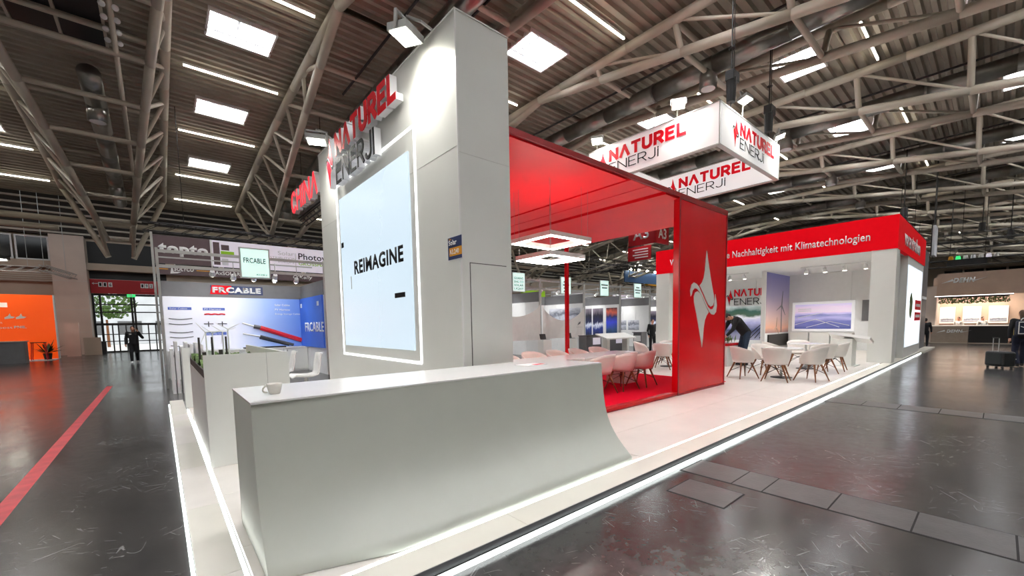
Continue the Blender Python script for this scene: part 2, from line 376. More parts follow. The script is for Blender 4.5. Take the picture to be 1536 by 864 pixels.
# emblem: two flame-shaped leaves hooked around each other (unit box, y up)
EMB_UP = [(.56, 1), (.60, .93), (.66, .83), (.73, .72), (.80, .62), (.86, .54), (.87, .48), (.83, .44), (.75, .425), (.66, .445), (.58, .485), (.48, .55), (.38, .61), (.33, .635), (.41, .67), (.47, .72), (.51, .80), (.53, .90)]
EMB_LO = [(1-x, 1-y) for x, y in EMB_UP]
EMB_S1 = [(.02, .52), (0, .58), (.04, .635), (.12, .66), (.21, .648), (.30, .62), (.42, .55), (.53, .48), (.64, .42), (.74, .395), (.83, .40), (.88, .43), (.90, .50), (.92, .56), (.96, .50), (.985, .44), (.96, .37), (.88, .34), (.79, .345), (.70, .37), (.58, .43), (.46, .50), (.35, .56), (.24, .60), (.15, .605), (.08, .58), (.05, .54)]
def emblem(parent, o, rx, uy, w, h, depth, mface, mswoosh, mside=None):
    o, rx, uy = Vector(o), Vector(rx).normalized(), Vector(uy).normalized(); nn = rx.cross(uy)
    for nm, pl, mm in (('emblem_leaf', EMB_UP, mface), ('emblem_leaf', EMB_LO, mface), ('emblem_swoosh', EMB_S1, mswoosh)):
        p = [(x*w, y*h) for x, y in pl]; mb = MB(); mb.prism(p, o, rx, uy, .004)
        if mside: mb.cur = 1; mb.prism(p, o-nn*.0045, rx, uy, depth)
        mb.build(nm, [mm, mside] if mside else mm, parent)
ORD = ['first', 'second', 'third', 'fourth', 'fifth', 'sixth', 'seventh', 'eighth', 'ninth', 'tenth', 'eleventh', 'twelfth', 'thirteenth', 'fourteenth', 'fifteenth']
# ================================================================== THE HALL
FL = struct(box('floor', (-28, 80, -24, 42.0, -.2, 0), 'hall_asphalt'), 'dark worn asphalt hall floor with a dull sheen')
# cover plates of the floor ducts, with dark joints round them
for (x0, x1, ys) in ((4.17, 4.65, [2.22, 1.69, 1.41, .89, .365, -.165, -.70, -1.23, -1.76, -2.3]), (9.75, 10.30, [2.2, 1.64, 1.13, .60, .09, -.44, -.97, -1.5, -2.0])):
    MB().box(x0-.012, x1+.012, ys[-1]-.012, ys[0]+.012, -.01, .0015).build('joint_frame', 'joint', FL)
    for a, b in zip(ys[:-1], ys[1:]):
        MB().box(x0+.004, x1-.004, b+.007, a-.007, -.01, .004+random.uniform(0, .0015)).build('cover_plate', 'plate', FL)
MB().box(3.55, 4.0, 1.49, 2.04, -.01, .0015).build('joint_frame', 'joint', FL)
MB().box(3.565, 3.985, 1.505, 2.025, -.01, .0045).build('cover_plate', 'plate', FL)
MB().box(-1.225, -1.095, -3, 17, -.01, .0015).build('aisle_line', 'aisle_red', FL)

# ---- corrugated roof deck with skylight openings
def zr(y): return 10.0 - .0036*max(0, y-12)**2 - .0036*max(0, -9-y)**2
RIB = .30
SKX = [2.3+7.0*k-.75 for k in range(-3, 10)]
SKY0 = [-15.6, -10.5, -5.4, -.9, 4.2, 9.3, 14.1, 19.2, 24.6]
SKW, SKD = 1.5, 1.2
XA, XB, YA = -28.0, 80.0, -24.0
deck = MB(); ncell = int((32.1+24)/RIB)
full = [(XA, XB)]
cuts = []; xp = XA
for x in SKX: cuts.append((xp, x)); xp = x+SKW
cuts.append((xp, XB))
for i in range(ncell):
    y = YA+i*RIB; inside = any(s-1e-6 <= y < s+SKD-1e-6 for s in SKY0)
    pr = [(y, -.05), (y+.11, -.05), (y+.15, .05), (y+.26, .05), (y+RIB, -.05)]
    for (a, b) in (cuts if inside else full):
        vs = [(x, yy, zr(yy)+dz) for x in (a, b) for (yy, dz) in pr]
        deck.add(vs, [(j, j+1, j+6, j+5) for j in range(4)])
CEIL = struct(deck.build('ceiling', 'ceil_deck'), 'brown-grey corrugated metal roof deck of the hall')
# ---- skylights
n = 0
for kx, x in enumerate(SKX):
    for y in SKY0:
        if x < -12 and y > 20: continue
        n += 1; z = zr(y+.6)
        t = bpy.data.objects.new('window_%d' % n, None); COL.objects.link(t); t.location = (x, y, z); WO[t.name] = Vector((x, y, z)); struct(t)
        t['group'] = 'skylights in the hall roof'
        t['label'] = 'white framed two-pane skylight glowing with daylight in the corrugated roof'
        fr = MB(); e = .05
        fr.box(x-e, x, y-e, y+SKD+e, z-.055, z+.56).box(x+SKW, x+SKW+e, y-e, y+SKD+e, z-.055, z+.56)
        fr.box(x, x+SKW, y-e, y, z-.055, z+.56).box(x, x+SKW, y+SKD, y+SKD+e, z-.055, z+.56)
        fr.box(x, x+SKW, y, y+.05, z+.2, z+.24)
        fr.build('frame', 'sky_frame', t)
        for dz in (.16, .36): box('sill_rail', (x, x+SKW, y+SKD-.03, y+SKD, z+dz, z+dz+.035), 'band_grey', t)
        box('mullion', (x+SKW/2-.03, x+SKW/2+.03, y, y+SKD, z+.38, z+.50), 'band_grey', t)
        MB().path([(x+.75, y+.1, z+.02), (x+.75, y+.62, z+.2), (x+.45, y+.62, z+.2)], .012).build('opener_rod', 'lamp_grey', t)
        for s in (0, 1):
            box('pane', (x+s*SKW/2+.02, x+(s+1)*SKW/2-.02, y, y+SKD, z+.52, z+.54), 'sky_pane', t)
# ---- strip lights
STY = [-17.4, -12.3, -7.2, -2.1, 2.95, 7.6, 12.4, 17.0, 21.8, 26.6, 29.9]
for kx in range(-3, 10):
    for iy, y in enumerate(STY):
        if kx < -2 and y > 18: continue
        x = 1.08+7.0*kx; z = zr(y)-.2
        t = thing('strip_light', (x, y, z), 'slim white strip light, %s from the back wall in the %s skylight bay' % (ORD[len(STY)-1-iy], ORD[kx+3]), 'strip light', 'strip lights under the hall roof')
        box('housing', (x, x+2.55, y-.03, y+.03, z+.02, z+.09), 'sky_frame', t)
        box('tube', (x+.01, x+2.54, y-.024, y+.024, z-.02, z+.018), 'strip_glow', t)
# ---- roof trusses: paired inclined lattice beams tied by cross tubes
def dep(y): return min(.123*abs(y-11.5), 2.3)
NL = [11.5+2.35*i for i in range(9)]            # nodes towards the back wall
NR = [11.5-2.65*i for i in range(13)]           # nodes towards the front
for k in range(-3, 11):
    xl, xr = 3.95+7.0*k-(.0), 7.65+7.0*k
    t = thing('roof_truss', ((xl+xr)/2, 11.5, 9.7), 'beige tubular roof truss pair with cross tubes, %s from the left' % ORD[k+3], 'truss', 'roof trusses')
    for sx, s in ((xl, 1), (xr, -1)):
        def top(y): return Vector((sx, y, zr(y)-.27))
        def bot(y): return Vector((sx+s*.6*dep(y), y, zr(y)-.27-dep(y)))
        ys = [-22+2.7*i for i in range(13)]+[11.5+2.35*i for i in range(9)]
        mb = MB(); mb.path([top(y) for y in sorted(set(ys))], .13, n=10); mb.build('top_chord', 'steel', t, smooth=True)
        for nodes in (NL, NR):
            mb = MB(); mb.path([bot(y)+Vector((0, 0, -.02)) for y in nodes], .125, n=10); mb.build('bottom_chord', 'steel', t, smooth=True)
        for i in range(1, len(NL)-1):
            a = bot(NL[i]); y0, y1 = (NL[i]+NL[i-1])/2, (NL[i]+NL[i+1])/2
            rod('brace', a, top(y0), .06, 'steel', t); rod('brace', a, top(y1), .06, 'steel', t)
        rod('post', bot(NL[-1])+Vector((0, 0, -.9)), top(NL[-1]), .12, 'steel', t)
        rod('brace', bot(NL[-2]), bot(NL[-1])+Vector((0, 0, -.8)), .08, 'steel', t)
        for i in range(1, len(NR)):
            rod('post', bot(NR[i]), top(NR[i]), .085, 'steel', t)
            rod('brace', bot(NR[i]), top(NR[i-1]), .045, 'steel', t)
    for y in NL[1:]+NR[1:11]:
        d = dep(y); zz = zr(y)-.27-d
        rod('cross_tube', (xl+.6*d, y, zz), (xr-.6*d, y, zz), .075, 'steel', t)
    for dx in (() if k < 0 else (1.2, 2.6)): rod('service_pipe', (xl+dx, -9, 9.4 if dx < 2 else 9.55), (xl+dx, 15, 9.4 if dx < 2 else 9.5), .035, 'dark_steel', t)
    for y in NL[::2]+NR[::2]:
        rod('purlin', (xl, y, zr(y)-.3), (xr, y, zr(y)-.3), .07, 'steel', t)
# ---- ventilation ducts between the truss pairs
for k in range(-1, 7):
    x = 5.95+7.0*k
    t = thing('air_duct', (x, 6, 9.2), 'galvanised round air duct with drop nozzles, %s from the left' % ORD[k+1], 'air duct', 'air ducts under the roof')
    ys = [-14+2*i for i in range(23)] if k >= 0 else [18+2*i for i in range(7)]
    mb = MB(); mb.path([(x, y, zr(y)-.75) for y in ys], .27, n=14); mb.build('pipe', 'duct', t, smooth=True)
    for i in range(2, len(ys)-1, 3):
        y = ys[i]; MB().tube((x, y-.03, zr(y)-.75), (x, y+.03, zr(y)-.75), .285, n=14).build('collar', 'duct', t)
    for y in (-8, 6.2, 19.9, 27.5)[0 if k >= 0 else 2:]:
        nz = MB().tube((x, y, zr(y)-.75), (x, y, zr(y)-1.35), .25, n=14).build('nozzle', 'duct', t, smooth=True)
        MB().tube((x, y, zr(y)-1.37), (x, y, zr(y)-1.34), .2, n=14).build('outlet', 'wall_white', nz)
# ---- dark hatch in the roof, top left
t = thing('roof_hatch', (-1.45, 16.2, 9.8), 'black four-pane smoke hatch under the roof at top left', 'roof hatch')
for ix in range(2):
    for iy in range(2):
        x0 = -2.36+ix*.9; y0 = 14.7+iy*1.5
        box('pane', (x0+.03, x0+.87, y0+.03, y0+1.47, 9.72, 9.75), 'black', t)
fr = MB()
for x in (-2.38, -1.48, -.58): fr.box(x-.03, x+.03, 14.67, 17.73, 9.70, 9.80)
for y in (14.7, 16.2, 17.7): fr.box(-2.4, -.55, y-.03, y+.03, 9.70, 9.80)
fr.build('frame', 'steel', t)
t = thing('reflector_rail', (-.38, 15.2, 9.3), 'pale rail with two rows of small white reflectors beside the roof hatch', 'reflectors')
MB().tube((-.38, 13.5, 9.32), (-.38, 31, 7.9), .06).build('rail', 'steel', t, smooth=True)
for i in range(4):
    for dx in (-.13, .1): MB().ell((-.38+dx, 14.2+.55*i, 9.2), (.07, .11, .05)).build('reflector', 'wall_white', t, smooth=True)

# ---- end wall with portal, pillar and high windows
WB = MB()
for b in ((-28, -7.9, 42, 42.4, 0, 11), (-7.9, -3.35, 42, 42.4, 0, 11), (-3.35, .7, 42, 42.4, 7.75, 11), (.7, 80, 42, 42.4, 0, 11)): WB.box(*b)
struct(WB.build('wall_back', 'wall_beige'), 'beige end wall of the hall beyond the aisle')
struct(box('wall_right', (80, 80.4, -24, 42, 0, 11), 'wall_beige')); struct(box('wall_left', (-28.4, -28, -24, 42, 0, 11), 'wall_beige'))
struct(box('wall_front', (-28, 80, -24.4, -24, 0, 11), 'wall_beige'))
struct(box('ceiling', (-28, 80, 32.05, 42.3, 10.9, 11.1), 'wall_dark'), 'dark soffit between roof deck and end wall')
t = struct(box('trim_1', (-28, 80, 41.6, 42, 7.95, 10.8), 'wall_dark'), 'dark ventilation band high on the end wall')
for i in range(6): box('louvre', (-28, 80, 41.45, 41.6, 8.05+.42*i, 8.17+.42*i), 'steel', t)
struct(box('trim_2', (-28, 80, 41.3, 42, 5.75, 6.2), 'wall_beige'), 'beige concrete ledge on the end wall')
t = struct(box('trim_3', (-9.5, -4.95, 41.7, 42, 4.85, 5.7), 'brown_counter'), 'brown slatted panel on the end wall')
for i in range(6): box('slat', (-9.5, -4.95, 41.66, 41.7, 4.9+.13*i, 4.97+.13*i), 'steel', t)
for i in range(12):
    x0 = -9.6+1.55*i if i < 3 else 1.2+3.0*(i-3); x1 = x0+(1.45 if i < 3 else 2.8)
    t = struct(box('window_%d' % (200+i), (x0, x1, 41.75, 41.9, 6.25, 7.8), 'black_gloss'), 'dark high window in the end wall')
    fr = MB()
    for b in ((x0, x1, 41.7, 41.75, 6.25, 6.33), (x0, x1, 41.7, 41.75, 7.72, 7.8), (x0, x0+.08, 41.7, 41.75, 6.33, 7.72), (x1-.08, x1, 41.7, 41.75, 6.33, 7.72)): fr.box(*b)
    fr.build('frame', 'sky_frame', t)
t = struct(box('trim_4', (-4.95, -3.38, 40.9, 42, 0, 7.9), 'wall_pillar'), 'wide pale pillar beside the hall entrance')
for z in (1.5, 3.0, 4.9): box('seam', (-4.95, -3.38, 40.895, 40.9, z, z+.02), 'seam', t)
rd = thing('horizontal_pipe', (-1, 32.3, 7.2), 'long beige tubular tie beam under the roof edge', 'beam')
rod('pipe', (-28, 32.3, 7.35), (80, 32.3, 7.35), .16, 'steel', rd); rod('pipe', (-28, 32.3, 6.9), (-3.5, 32.3, 6.9), .14, 'steel', rd)
# portal: black field, red sign band, glass doors
PT = struct(box('trim_5', (-3.35, .7, 42.0, 42.3, 5.2, 7.75), 'black'), 'black recess above the entrance')
t = tag(box('entrance_sign', (-3.35, .7, 41.9, 42.0, 4.2, 5.18), 'door_red'), 'dark red direction sign band over the glass entrance', 'sign')
MB().prism([(0, .08), (.1, .16), (.1, .1), (.3, .1), (.3, .06), (.1, .06), (.1, 0)], (-3.27, 41.895, 4.8), (1, 0, 0), (0, 0, 1), .004).build('arrow', 'wall_white', t)
for x0, ch in ((-2.95, '1'), (-2.72, '1'), (-2.45, '6'), (-.78, '1'), (-.55, '9'), (-.3, '2')):
    f = box('number_tile', (x0, x0+.2, 41.89, 41.9, 4.66, 4.98), 'wall_white', t)
    text('digit', ch, 'ink', f, (x0+.05, 41.885, 4.71), (1, 0, 0), (0, 0, 1), .1, .22, .003, .02)
for i in range(2): box('text_line', (-.78, .3, 41.89, 41.9, 4.52-.12*i, 4.57-.12*i), 'cable_red', t)
t = tag(box('exit_sign', (-1.55, -1.1, 41.82, 41.9, 3.98, 4.18), 'exit_green'), 'green lit emergency exit sign over the glass doors', 'exit sign')
box('pictogram', (-1.36, -1.28, 41.815, 41.82, 4.02, 4.14), 'wall_white', t); box('arrow', (-1.5, -1.4, 41.815, 41.82, 4.06, 4.1), 'wall_white', t)
DR = bpy.data.objects.new('door_1', None); COL.objects.link(DR); DR.location = (-1.6, 42.1, 0); WO['door_1'] = Vector((-1.6, 42.1, 0)); struct(DR, 'black framed glass entrance doors at the end of the aisle')
for x in (-3.3, -2.95, -1.35, -1.2, .3, .65): box('mullion', (x-.06, x+.06, 42.05, 42.2, 0, 4.2), 'black', DR)
for x in (-2.45, -2.15, -1.75, -.55, -.15): box('mullion', (x-.035, x+.035, 42.05, 42.2, 0, 2.0), 'black', DR)
for z, h in ((0, .12), (.78, .06), (1.28, .06), (1.95, .16), (2.85, .08), (3.4, .08), (4.05, .15)): box('transom', (-3.35, .7, 42.06, 42.18, z, z+h), 'black', DR)
for z0, z1 in ((.1, 2.0), (2.0, 4.1)):
    for x0, x1 in ((-3.3, -1.35), (-1.2, .65)): box('pane', (x0, x1, 42.11, 42.13, z0, z1), 'glass', DR)
# outdoors beyond the doors
struct(box('floor_outside', (-30, 30, 42.4, 75, -.25, -.03), 'outdoor_ground'), 'pale paved forecourt outside the doors')
t = thing('neighbour_building', (0, 66, 0), 'pale building seen outside through the glass doors', 'building')
box('wall', (-14, 14, 66, 67, 0, 5.5), 'shop_wall', t)
for i in range(8): box('window', (-13+3.2*i, -11+3.2*i, 65.95, 66, 1.2, 2.6), 'grey_box', t)
t = thing('street_tree', (-3.6, 56, 0), 'leafy green tree outside the glass doors', 'tree')
MB().tube((-3.6, 56, 0), (-3.6, 56, 2.6), .12, .08).build('trunk', 'wood', t)
lf = MB()
for i in range(420):
    a = random.uniform(0, 6.28); b = random.uniform(-1, 1); r = random.uniform(.5, 1)**.5; c = Vector((-3.3+1.9*r*math.cos(a)*math.sqrt(1-b*b), 56+1.9*r*math.sin(a)*math.sqrt(1-b*b), 4.2+1.5*r*b))
    d1 = Vector((random.uniform(-1, 1), random.uniform(-1, 1), random.uniform(-1, 1))).normalized()*.22; d2 = d1.orthogonal()*.6
    lf.quad(c-d1, c-d2, c+d1, c+d2)
o = lf.build('foliage', 'leaf', t); o['kind'] = 'stuff'
# ================================================================== THE STAND
PZ = .10
PL = thing('stand_platform', (13, 7, 0), 'long low white exhibition platform edged with white light lines', 'platform')
box('base', (.13, 25.85, 2.35, 11.6, 0, .062), 'edge_grey', PL)
MB().box(.06, 25.86, 2.262, 2.28, .004, .036).build('edge_light', 'led', PL)
MB().box(.058, .078, 2.28, 11.55, .004, .034).build('edge_light', 'led', PL)
xs = [.08, 2.0, 4.6, 7.2, 9.8, 12.4, 15.0, 17.6, 20.2, 22.8, 25.9]
for a, b in zip(xs[:-1], xs[1:]): box('border_panel', (a+.002, b-.002, 2.29, 2.555, .058, PZ), 'border_white', PL)
ys = [2.555, 3.1, 4.45, 5.8, 7.1, 8.4, 8.95, 9.6, 11.6]
for i, (a, b) in enumerate(zip(ys[:-1], ys[1:])): box('border_panel', (.08, .298, a+.002, b-.002, .058, PZ), 'border_white' if i % 2 else 'deck_white', PL)
box('trim_edge', (.08, 25.9, 2.282, 2.29, .06, PZ), 'edge_grey', PL)
box('floor_light', (.312, 17.9, 2.563, 2.581, .06, PZ-.001), 'led', PL)
box('floor_light', (.309, .325, 2.581, 10.2, .06, PZ-.001), 'led', PL)
yy = [2.592, 3.41, 4.63, 5.85, 7.07, 8.29, 9.51, 11.6]
for i, (y0, y1) in enumerate(zip(yy[:-1], yy[1:])):
    x = .338; first = [1.2, 2.45, 1.8][i % 3]
    while x < 25.88:
        x1 = min(25.9, x+(first if x < .4 else 2.45))
        if i == 1: x1 = min(25.9, (x1 if x > .4 else 1.27))
        box('deck_panel', (x+.0025, x1-.0025, y0+.0025, y1-.0025, .06, PZ+random.uniform(-.0006, .0006)), 'deck_white', PL)
        x = x1
# ---- curved reception counter
CT = thing('reception_counter', (2.1, 3.4, PZ), 'long white reception counter whose front sweeps out to the floor', 'counter')
PRO = [(3.02, 1.148), (3.0, .95), (2.985, .80), (2.962, .66), (2.924, .541), (2.882, .455), (2.83, .379), (2.775, .312), (2.712, .25), (2.645, .19), (2.60, .15), (2.596, PZ+.003)]
mb = MB(); NX = 28; pts = []
for i in range(NX+1):
    x = .395+(3.8-.395)*i/NX; s = min(1, .5+.5*(x-.395)/.7)
    pts.append([(x, y*s+3.05*(1-s), z) for y, z in PRO])
k = len(PRO); vs = [p for r in pts for p in r]
fs = [(i*k+j, (i+1)*k+j, (i+1)*k+j+1, i*k+j+1) for i in range(NX) for j in range(k-1)]
mb.add(vs, [f[::-1] for f in fs])
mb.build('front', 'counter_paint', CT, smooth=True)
mb = MB()
for i in (0, NX):
    r = pts[i]; poly = r+[(r[0][0], 3.86, PZ+.003), (r[0][0], 3.86, 1.148)]
    mb.add(poly, [tuple(range(len(poly))) if i else tuple(range(len(poly)-1, -1, -1))])
mb.box(.395, 3.8, 3.84, 3.86, PZ+.003, 1.148)
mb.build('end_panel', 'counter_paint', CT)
box('worktop', (.392, 3.803, 3.016, 3.865, 1.148, 1.16), 'white_gloss', CT)
MB().prism([(0, 0), (.16, .02), (.11, .075), (.03, .06)], (.39, 3.015, 1.1605), (1, 0, 0), (0, 1, 0), .001).build('corner_patch', 'lamp_grey', CT)
# cup on the counter
t = thing('espresso_cup', (.58, 3.33, 1.16), 'small white espresso cup standing on the reception counter', 'cup')
c = (.58, 3.33, 1.16)
MB().lathe([(0, .003), (.03, .0), (.034, .004), (.046, .05), (.049, .072), (.0465, .072), (.043, .05), (.03, .012), (0, .01)], c, 24).build('bowl', 'cup', t, smooth=True)
MB().lathe([(0, .058), (.0445, .058)], c, 20).build('coffee', 'wood', t)
hp = [Vector((c[0]-.043-.026*math.sin(a)-.004, c[1]-.018*math.sin(a), c[2]+.036+.022*math.cos(a))) for a in [math.pi*i/8 for i in range(9)]]
MB().path(hp, .006, 8).build('handle', 'cup', t, smooth=True)
t = thing('brochure', (3.2, 3.5, 1.16), 'flat white brochure with red print lying on the counter', 'brochure')
box('sheet', (2.95, 3.25, 3.35, 3.56, 1.1602, 1.164), 'wall_white', t); box('printed_field', (3.1, 3.24, 3.37, 3.45, 1.164, 1.1645), 'red_letter', t)

# ---- white tower
TW = thing('display_tower', (3.0, 6.7, PZ), 'tall white display tower with a lit screen and three-dimensional letters', 'tower')
TX = 2.633
box('body', (TX, 3.373, 4.1, 9.27, PZ, 5.05), 'white_tower', TW)
box('edge_trim', (TX-.006, TX+.012, 4.094, 4.112, PZ, 5.05), 'white_gloss', TW)
box('top_cap', (TX-.01, 3.383, 4.09, 9.28, 5.05, 5.065), 'white_tower', TW)
box('panel_seam', (TX, 3.373, 4.0975, 4.1, 3.55, 3.554), 'seam', TW); box('panel_seam', (TX-.0025, TX, 4.1, 9.27, 3.62, 3.624), 'seam', TW)
dn = bpy.data.objects.new('service_door', None); COL.objects.link(dn); dn.parent = TW; WO[dn.name] = WO[TW.name]
box('gap', (2.748, 2.756, 4.097, 4.1, PZ, 2.335), 'seam_dark', dn); box('gap', (2.748, 3.29, 4.097, 4.1, 2.33, 2.338), 'seam_dark', dn)
box('leaf', (2.758, 3.29, 4.095, 4.1, PZ+.01, 2.328), 'white_tower', dn)
lf = MB(); e = .016
y0, y1, z0, z1 = 5.13, 8.26, 1.11, 4.19
for b in ((y0, y1, z0-e, z0+e), (y0, y1, z1-e, z1+e), (y0-e, y0+e, z0, z1), (y1-e, y1+e, z0, z1)): lf.box(TX-.012, TX, b[0], b[1], b[2], b[3])
lf.build('light_frame', 'led_soft', TW)
SCR = box('screen', (TX-.02, TX, 5.30, 8.10, 1.275, 3.92), 'screen', TW)
text('screen_text', 'REIMAGINE', 'ink', SCR, (TX-.021, 7.46, 2.51), (0, -1, 0), (0, 0, 1), 1.93, .235, .002, .035)
box('screen_mark', (TX-.023, TX-.02, 5.52, 5.86, 2.02, 2.09), 'ink', SCR); box('screen_mark', (TX-.023, TX-.02, 7.95, 8.07, 3.05, 3.14), 'ink', SCR); box('screen_mark', (TX-.023, TX-.02, 7.62, 7.65, 2.28, 2.5), 'seam', SCR)
LF = bpy.data.objects.new('company_logo', None); COL.objects.link(LF); LF.parent = TW; WO[LF.name] = WO[TW.name]
logo_word('NATUREL', LF, (TX-.13, 7.84, 4.57), (0, -1, 0), (0, 0, 1), 2.5, .39, .29, .1, 'red_letter', 'letter_side')
logo_word('ENERJi', LF, (TX-.13, 7.84, 4.10), (0, -1, 0), (0, 0, 1), 1.74, .39, .15, .1, 'ink', 'letter_side')
emblem(LF, (TX-.13, 8.36, 4.12), (0, -1, 0), (0, 0, 1), .42, .86, .1, 'red_letter', 'ink', 'letter_side')
SG = box('stand_number_sign', (TX-.006, TX-.001, 4.06, 4.375, 2.37, 2.645), 'wall_white', TW, 'blue and gold stand number plate')
MB().box(TX-.008, TX-.006, 4.068, 4.365, 2.38, 2.635).build('field', 'sign_navy', SG)
MB().box(TX-.0095, TX-.008, 4.068, 4.335, 2.42, 2.515).build('number_field', 'sign_gold', SG)
text('word', 'Solar', 'cloth_white', SG, (TX-.0085, 4.345, 2.545), (0, -1, 0), (0, 0, 1), .17, .06, .001, .02); text('word', 'The', 'sign_gold', SG, (TX-.0085, 4.345, 2.605), (0, -1, 0), (0, 0, 1), .06, .022, .001, .01)
text('number', 'A3.240', 'cloth_white', SG, (TX-.0105, 4.325, 2.44), (0, -1, 0), (0, 0, 1), .2, .055, .001, .02)

def flood(p, aim, label, power, arm=None):
    """flood lamp: flat box housing, glowing front glass, bracket; its light shines where it points"""
    p, aim = Vector(p), Vector(aim); t = thing('flood_lamp', p, label, 'flood lamp', 'flood lamps on the stand')
    d = (aim-p).normalized(); q = d.to_track_quat('-Z', 'Y').to_matrix()
    def ob(b):
        m = MB().box(*b); m.v = [tuple(p+q @ (Vector(v)*.82)) for v in m.v]; return m
    ob((-.2, .2, -.16, .16, -.03, .07)).build('housing', 'lamp_grey', t)
    ob((-.17, .17, -.135, .135, -.04, -.031)).build('glass', 'flood_glow', t)
    ob((-.23, -.2, -.02, .02, -.02, .2)).build('bracket', 'lamp_grey', t); ob((.2, .23, -.02, .02, -.02, .2)).build('bracket', 'lamp_grey', t)
    ob((-.23, .23, -.02, .02, .19, .21)).build('bracket', 'lamp_grey', t)
    if arm: MB().path([p+q @ Vector((0, 0, .2))]+[Vector(a) for a in arm], .018).build('arm', 'lamp_grey', t)
    ld = bpy.data.lights.new('flood_beam', 'SPOT'); ld.energy = power; ld.color = (1, .97, .92); ld.spot_size = math.radians(168); ld.spot_blend = 1.0; ld.shadow_soft_size = .16
    lo = bpy.data.objects.new('beam', ld); COL.objects.link(lo); lo.parent = t; lo.location = d*.05; lo.rotation_euler = d.to_track_quat('-Z', 'Y').to_euler()
    return t
flood((2.35, 4.70, 4.96), (2.3, 4.8, 3.4), 'glowing flood lamp clamped on the near top edge of the white tower', 190*E_FLOOD, [(2.5, 4.6, 5.12), (2.7, 4.6, 5.07)])
flood((2.35, 8.32, 4.97), (2.3, 8.2, 3.5), 'glowing flood lamp on the far top edge of the white tower', 190*E_FLOOD, [(2.5, 8.42, 5.2), (2.7, 8.42, 5.07)])

# ---- red canopy
RC = thing('red_canopy', (6.8, 6.8, PZ), 'glossy red frame canopy over the meeting table with a tall logo panel', 'canopy')
LP = box('logo_panel', (7.87, 10.05, 4.30, 4.42, PZ, 4.08), 'red_gloss', RC)
fr = MB()
for b in ((7.87, 7.905, PZ, 4.08), (10.015, 10.05, PZ, 4.08), (7.905, 10.015, PZ, PZ+.04), (7.905, 10.015, 4.04, 4.08)): fr.box(b[0], b[1], 4.285, 4.30, b[2], b[3])
fr.build('panel_frame', 'red_dark', LP)
for pl, nm in ((EMB_UP, 'emblem_leaf'), (EMB_LO, 'emblem_leaf'), (EMB_S1, 'emblem_swoosh')):
    MB().prism([(x*1.26, y*2.1) for x, y in pl], (8.34, 4.288, 1.045), (1, 0, 0), (0, 0, 1), .012).build(nm, 'panel_logo', LP)
box('front_sill', (3.4, 7.87, 4.30, 4.42, PZ, .17), 'red_gloss', RC); box('sill_shadow_gap', (3.4, 7.87, 4.292, 4.30, PZ+.002, .118), 'red_dark', RC)
box('front_rail', (3.373, 10.05, 4.285, 4.33, 4.07, 4.15), 'red_dark', RC)
box('roof_slab', (3.373, 10.05, 4.33, 9.4, 4.11, 4.15), 'red_dark', RC)
for a, b, z in ((3.373, 6.15, 4.045), (6.27, 6.785, 4.065), (6.79, 7.28, 4.06), (7.40, 10.05, 4.04)):
    box('ceiling_panel', (a, b, 4.33, 9.4, z, 4.11), 'red_ceiling', RC)
box('corner_post', (9.93, 10.03, 9.28, 9.38, PZ, 4.06), 'red_gloss', RC)
t = tag(box('red_carpet', (3.4, 10.5, 4.44, 9.5, PZ+.001, PZ+.014), 'red_carpet'), 'red carpet under the canopy and the meeting table', 'carpet')
# ---- square ring pendants
def pendant(cx, cy, z, s, label):
    t = thing('pendant_lamp', (cx, cy, z), label, 'pendant lamp', 'square ring pendant lamps'); h, w = .09, .09
    m1, m2, m3 = MB(), MB(), MB()
    for (x0, x1, ya, yb) in ((-s, s, -s, -s+w), (-s, s, s-w, s), (-s, -s+w, -s+w, s-w), (s-w, s, -s+w, s-w)):
        m1.box(cx+x0, cx+x1, cy+ya, cy+yb, z+.012, z+h); m2.box(cx+x0+.012, cx+x1-.012, cy+ya+.012, cy+yb-.012, z, z+.0115); m3.box(cx+x0+.02, cx+x1-.02, cy+ya+.02, cy+yb-.02, z+h+.001, z+h+.004)
    m1.build('ring', 'white_gloss', t); m2.build('diffuser', 'pendant_glow', t); m3.build('added_uplight', 'pendant_added_glow', t)  # glowing strip on the ring tops is added to light the canopy ceiling
    for sx in (-1, 1):
        for sy in (-1, 1): rod('wire', (cx+sx*(s-.05), cy+sy*(s-.05), z+h), (cx+sx*(s-.05), cy+sy*(s-.05), 4.05), .002, 'lamp_grey', t)
    return t
pendant(5.57, 5.6, 3.10, .53, 'upper and larger white square ring pendant lamp under the red canopy')
pendant(5.43, 5.48, 2.76, .45, 'lower and smaller white square ring pendant lamp under the red canopy')

# ---- hanging ring sign
HS = thing('hanging_sign', (11.95, 6.45, 5.73), 'square white hanging ring sign printed on its faces, above the red canopy', 'sign')
hx0, hx1, hy0, hy1, hz0, hz1 = 10.0, 13.9, 4.5, 8.4, 5.73, 6.66
A_ = box('sign_panel', (hx0, hx0+.1, hy0+.02, hy1, hz0, hz1), 'fabric_white', HS); B_ = box('sign_panel', (hx0+.1, hx1-.1, hy0, hy0+.1, hz0, hz1), 'fabric_white', HS)
C_ = box('sign_panel', (hx1-.1, hx1, hy0+.02, hy1, hz0, hz1), 'fabric_white', HS); D_ = box('sign_panel', (hx0+.1, hx1-.1, hy1-.1, hy1, hz0, hz1), 'fabric_white', HS)
fr = MB()
for z in (hz0-.025, hz1):
    fr.box(hx0-.01, hx1+.01, hy0-.012, hy0+.1, z, z+.025).box(hx0-.01, hx1+.01, hy1-.1, hy1+.01, z, z+.025).box(hx0-.012, hx0+.1, hy0+.1, hy1-.1, z, z+.025).box(hx1-.1, hx1+.01, hy0+.1, hy1-.1, z, z+.025)
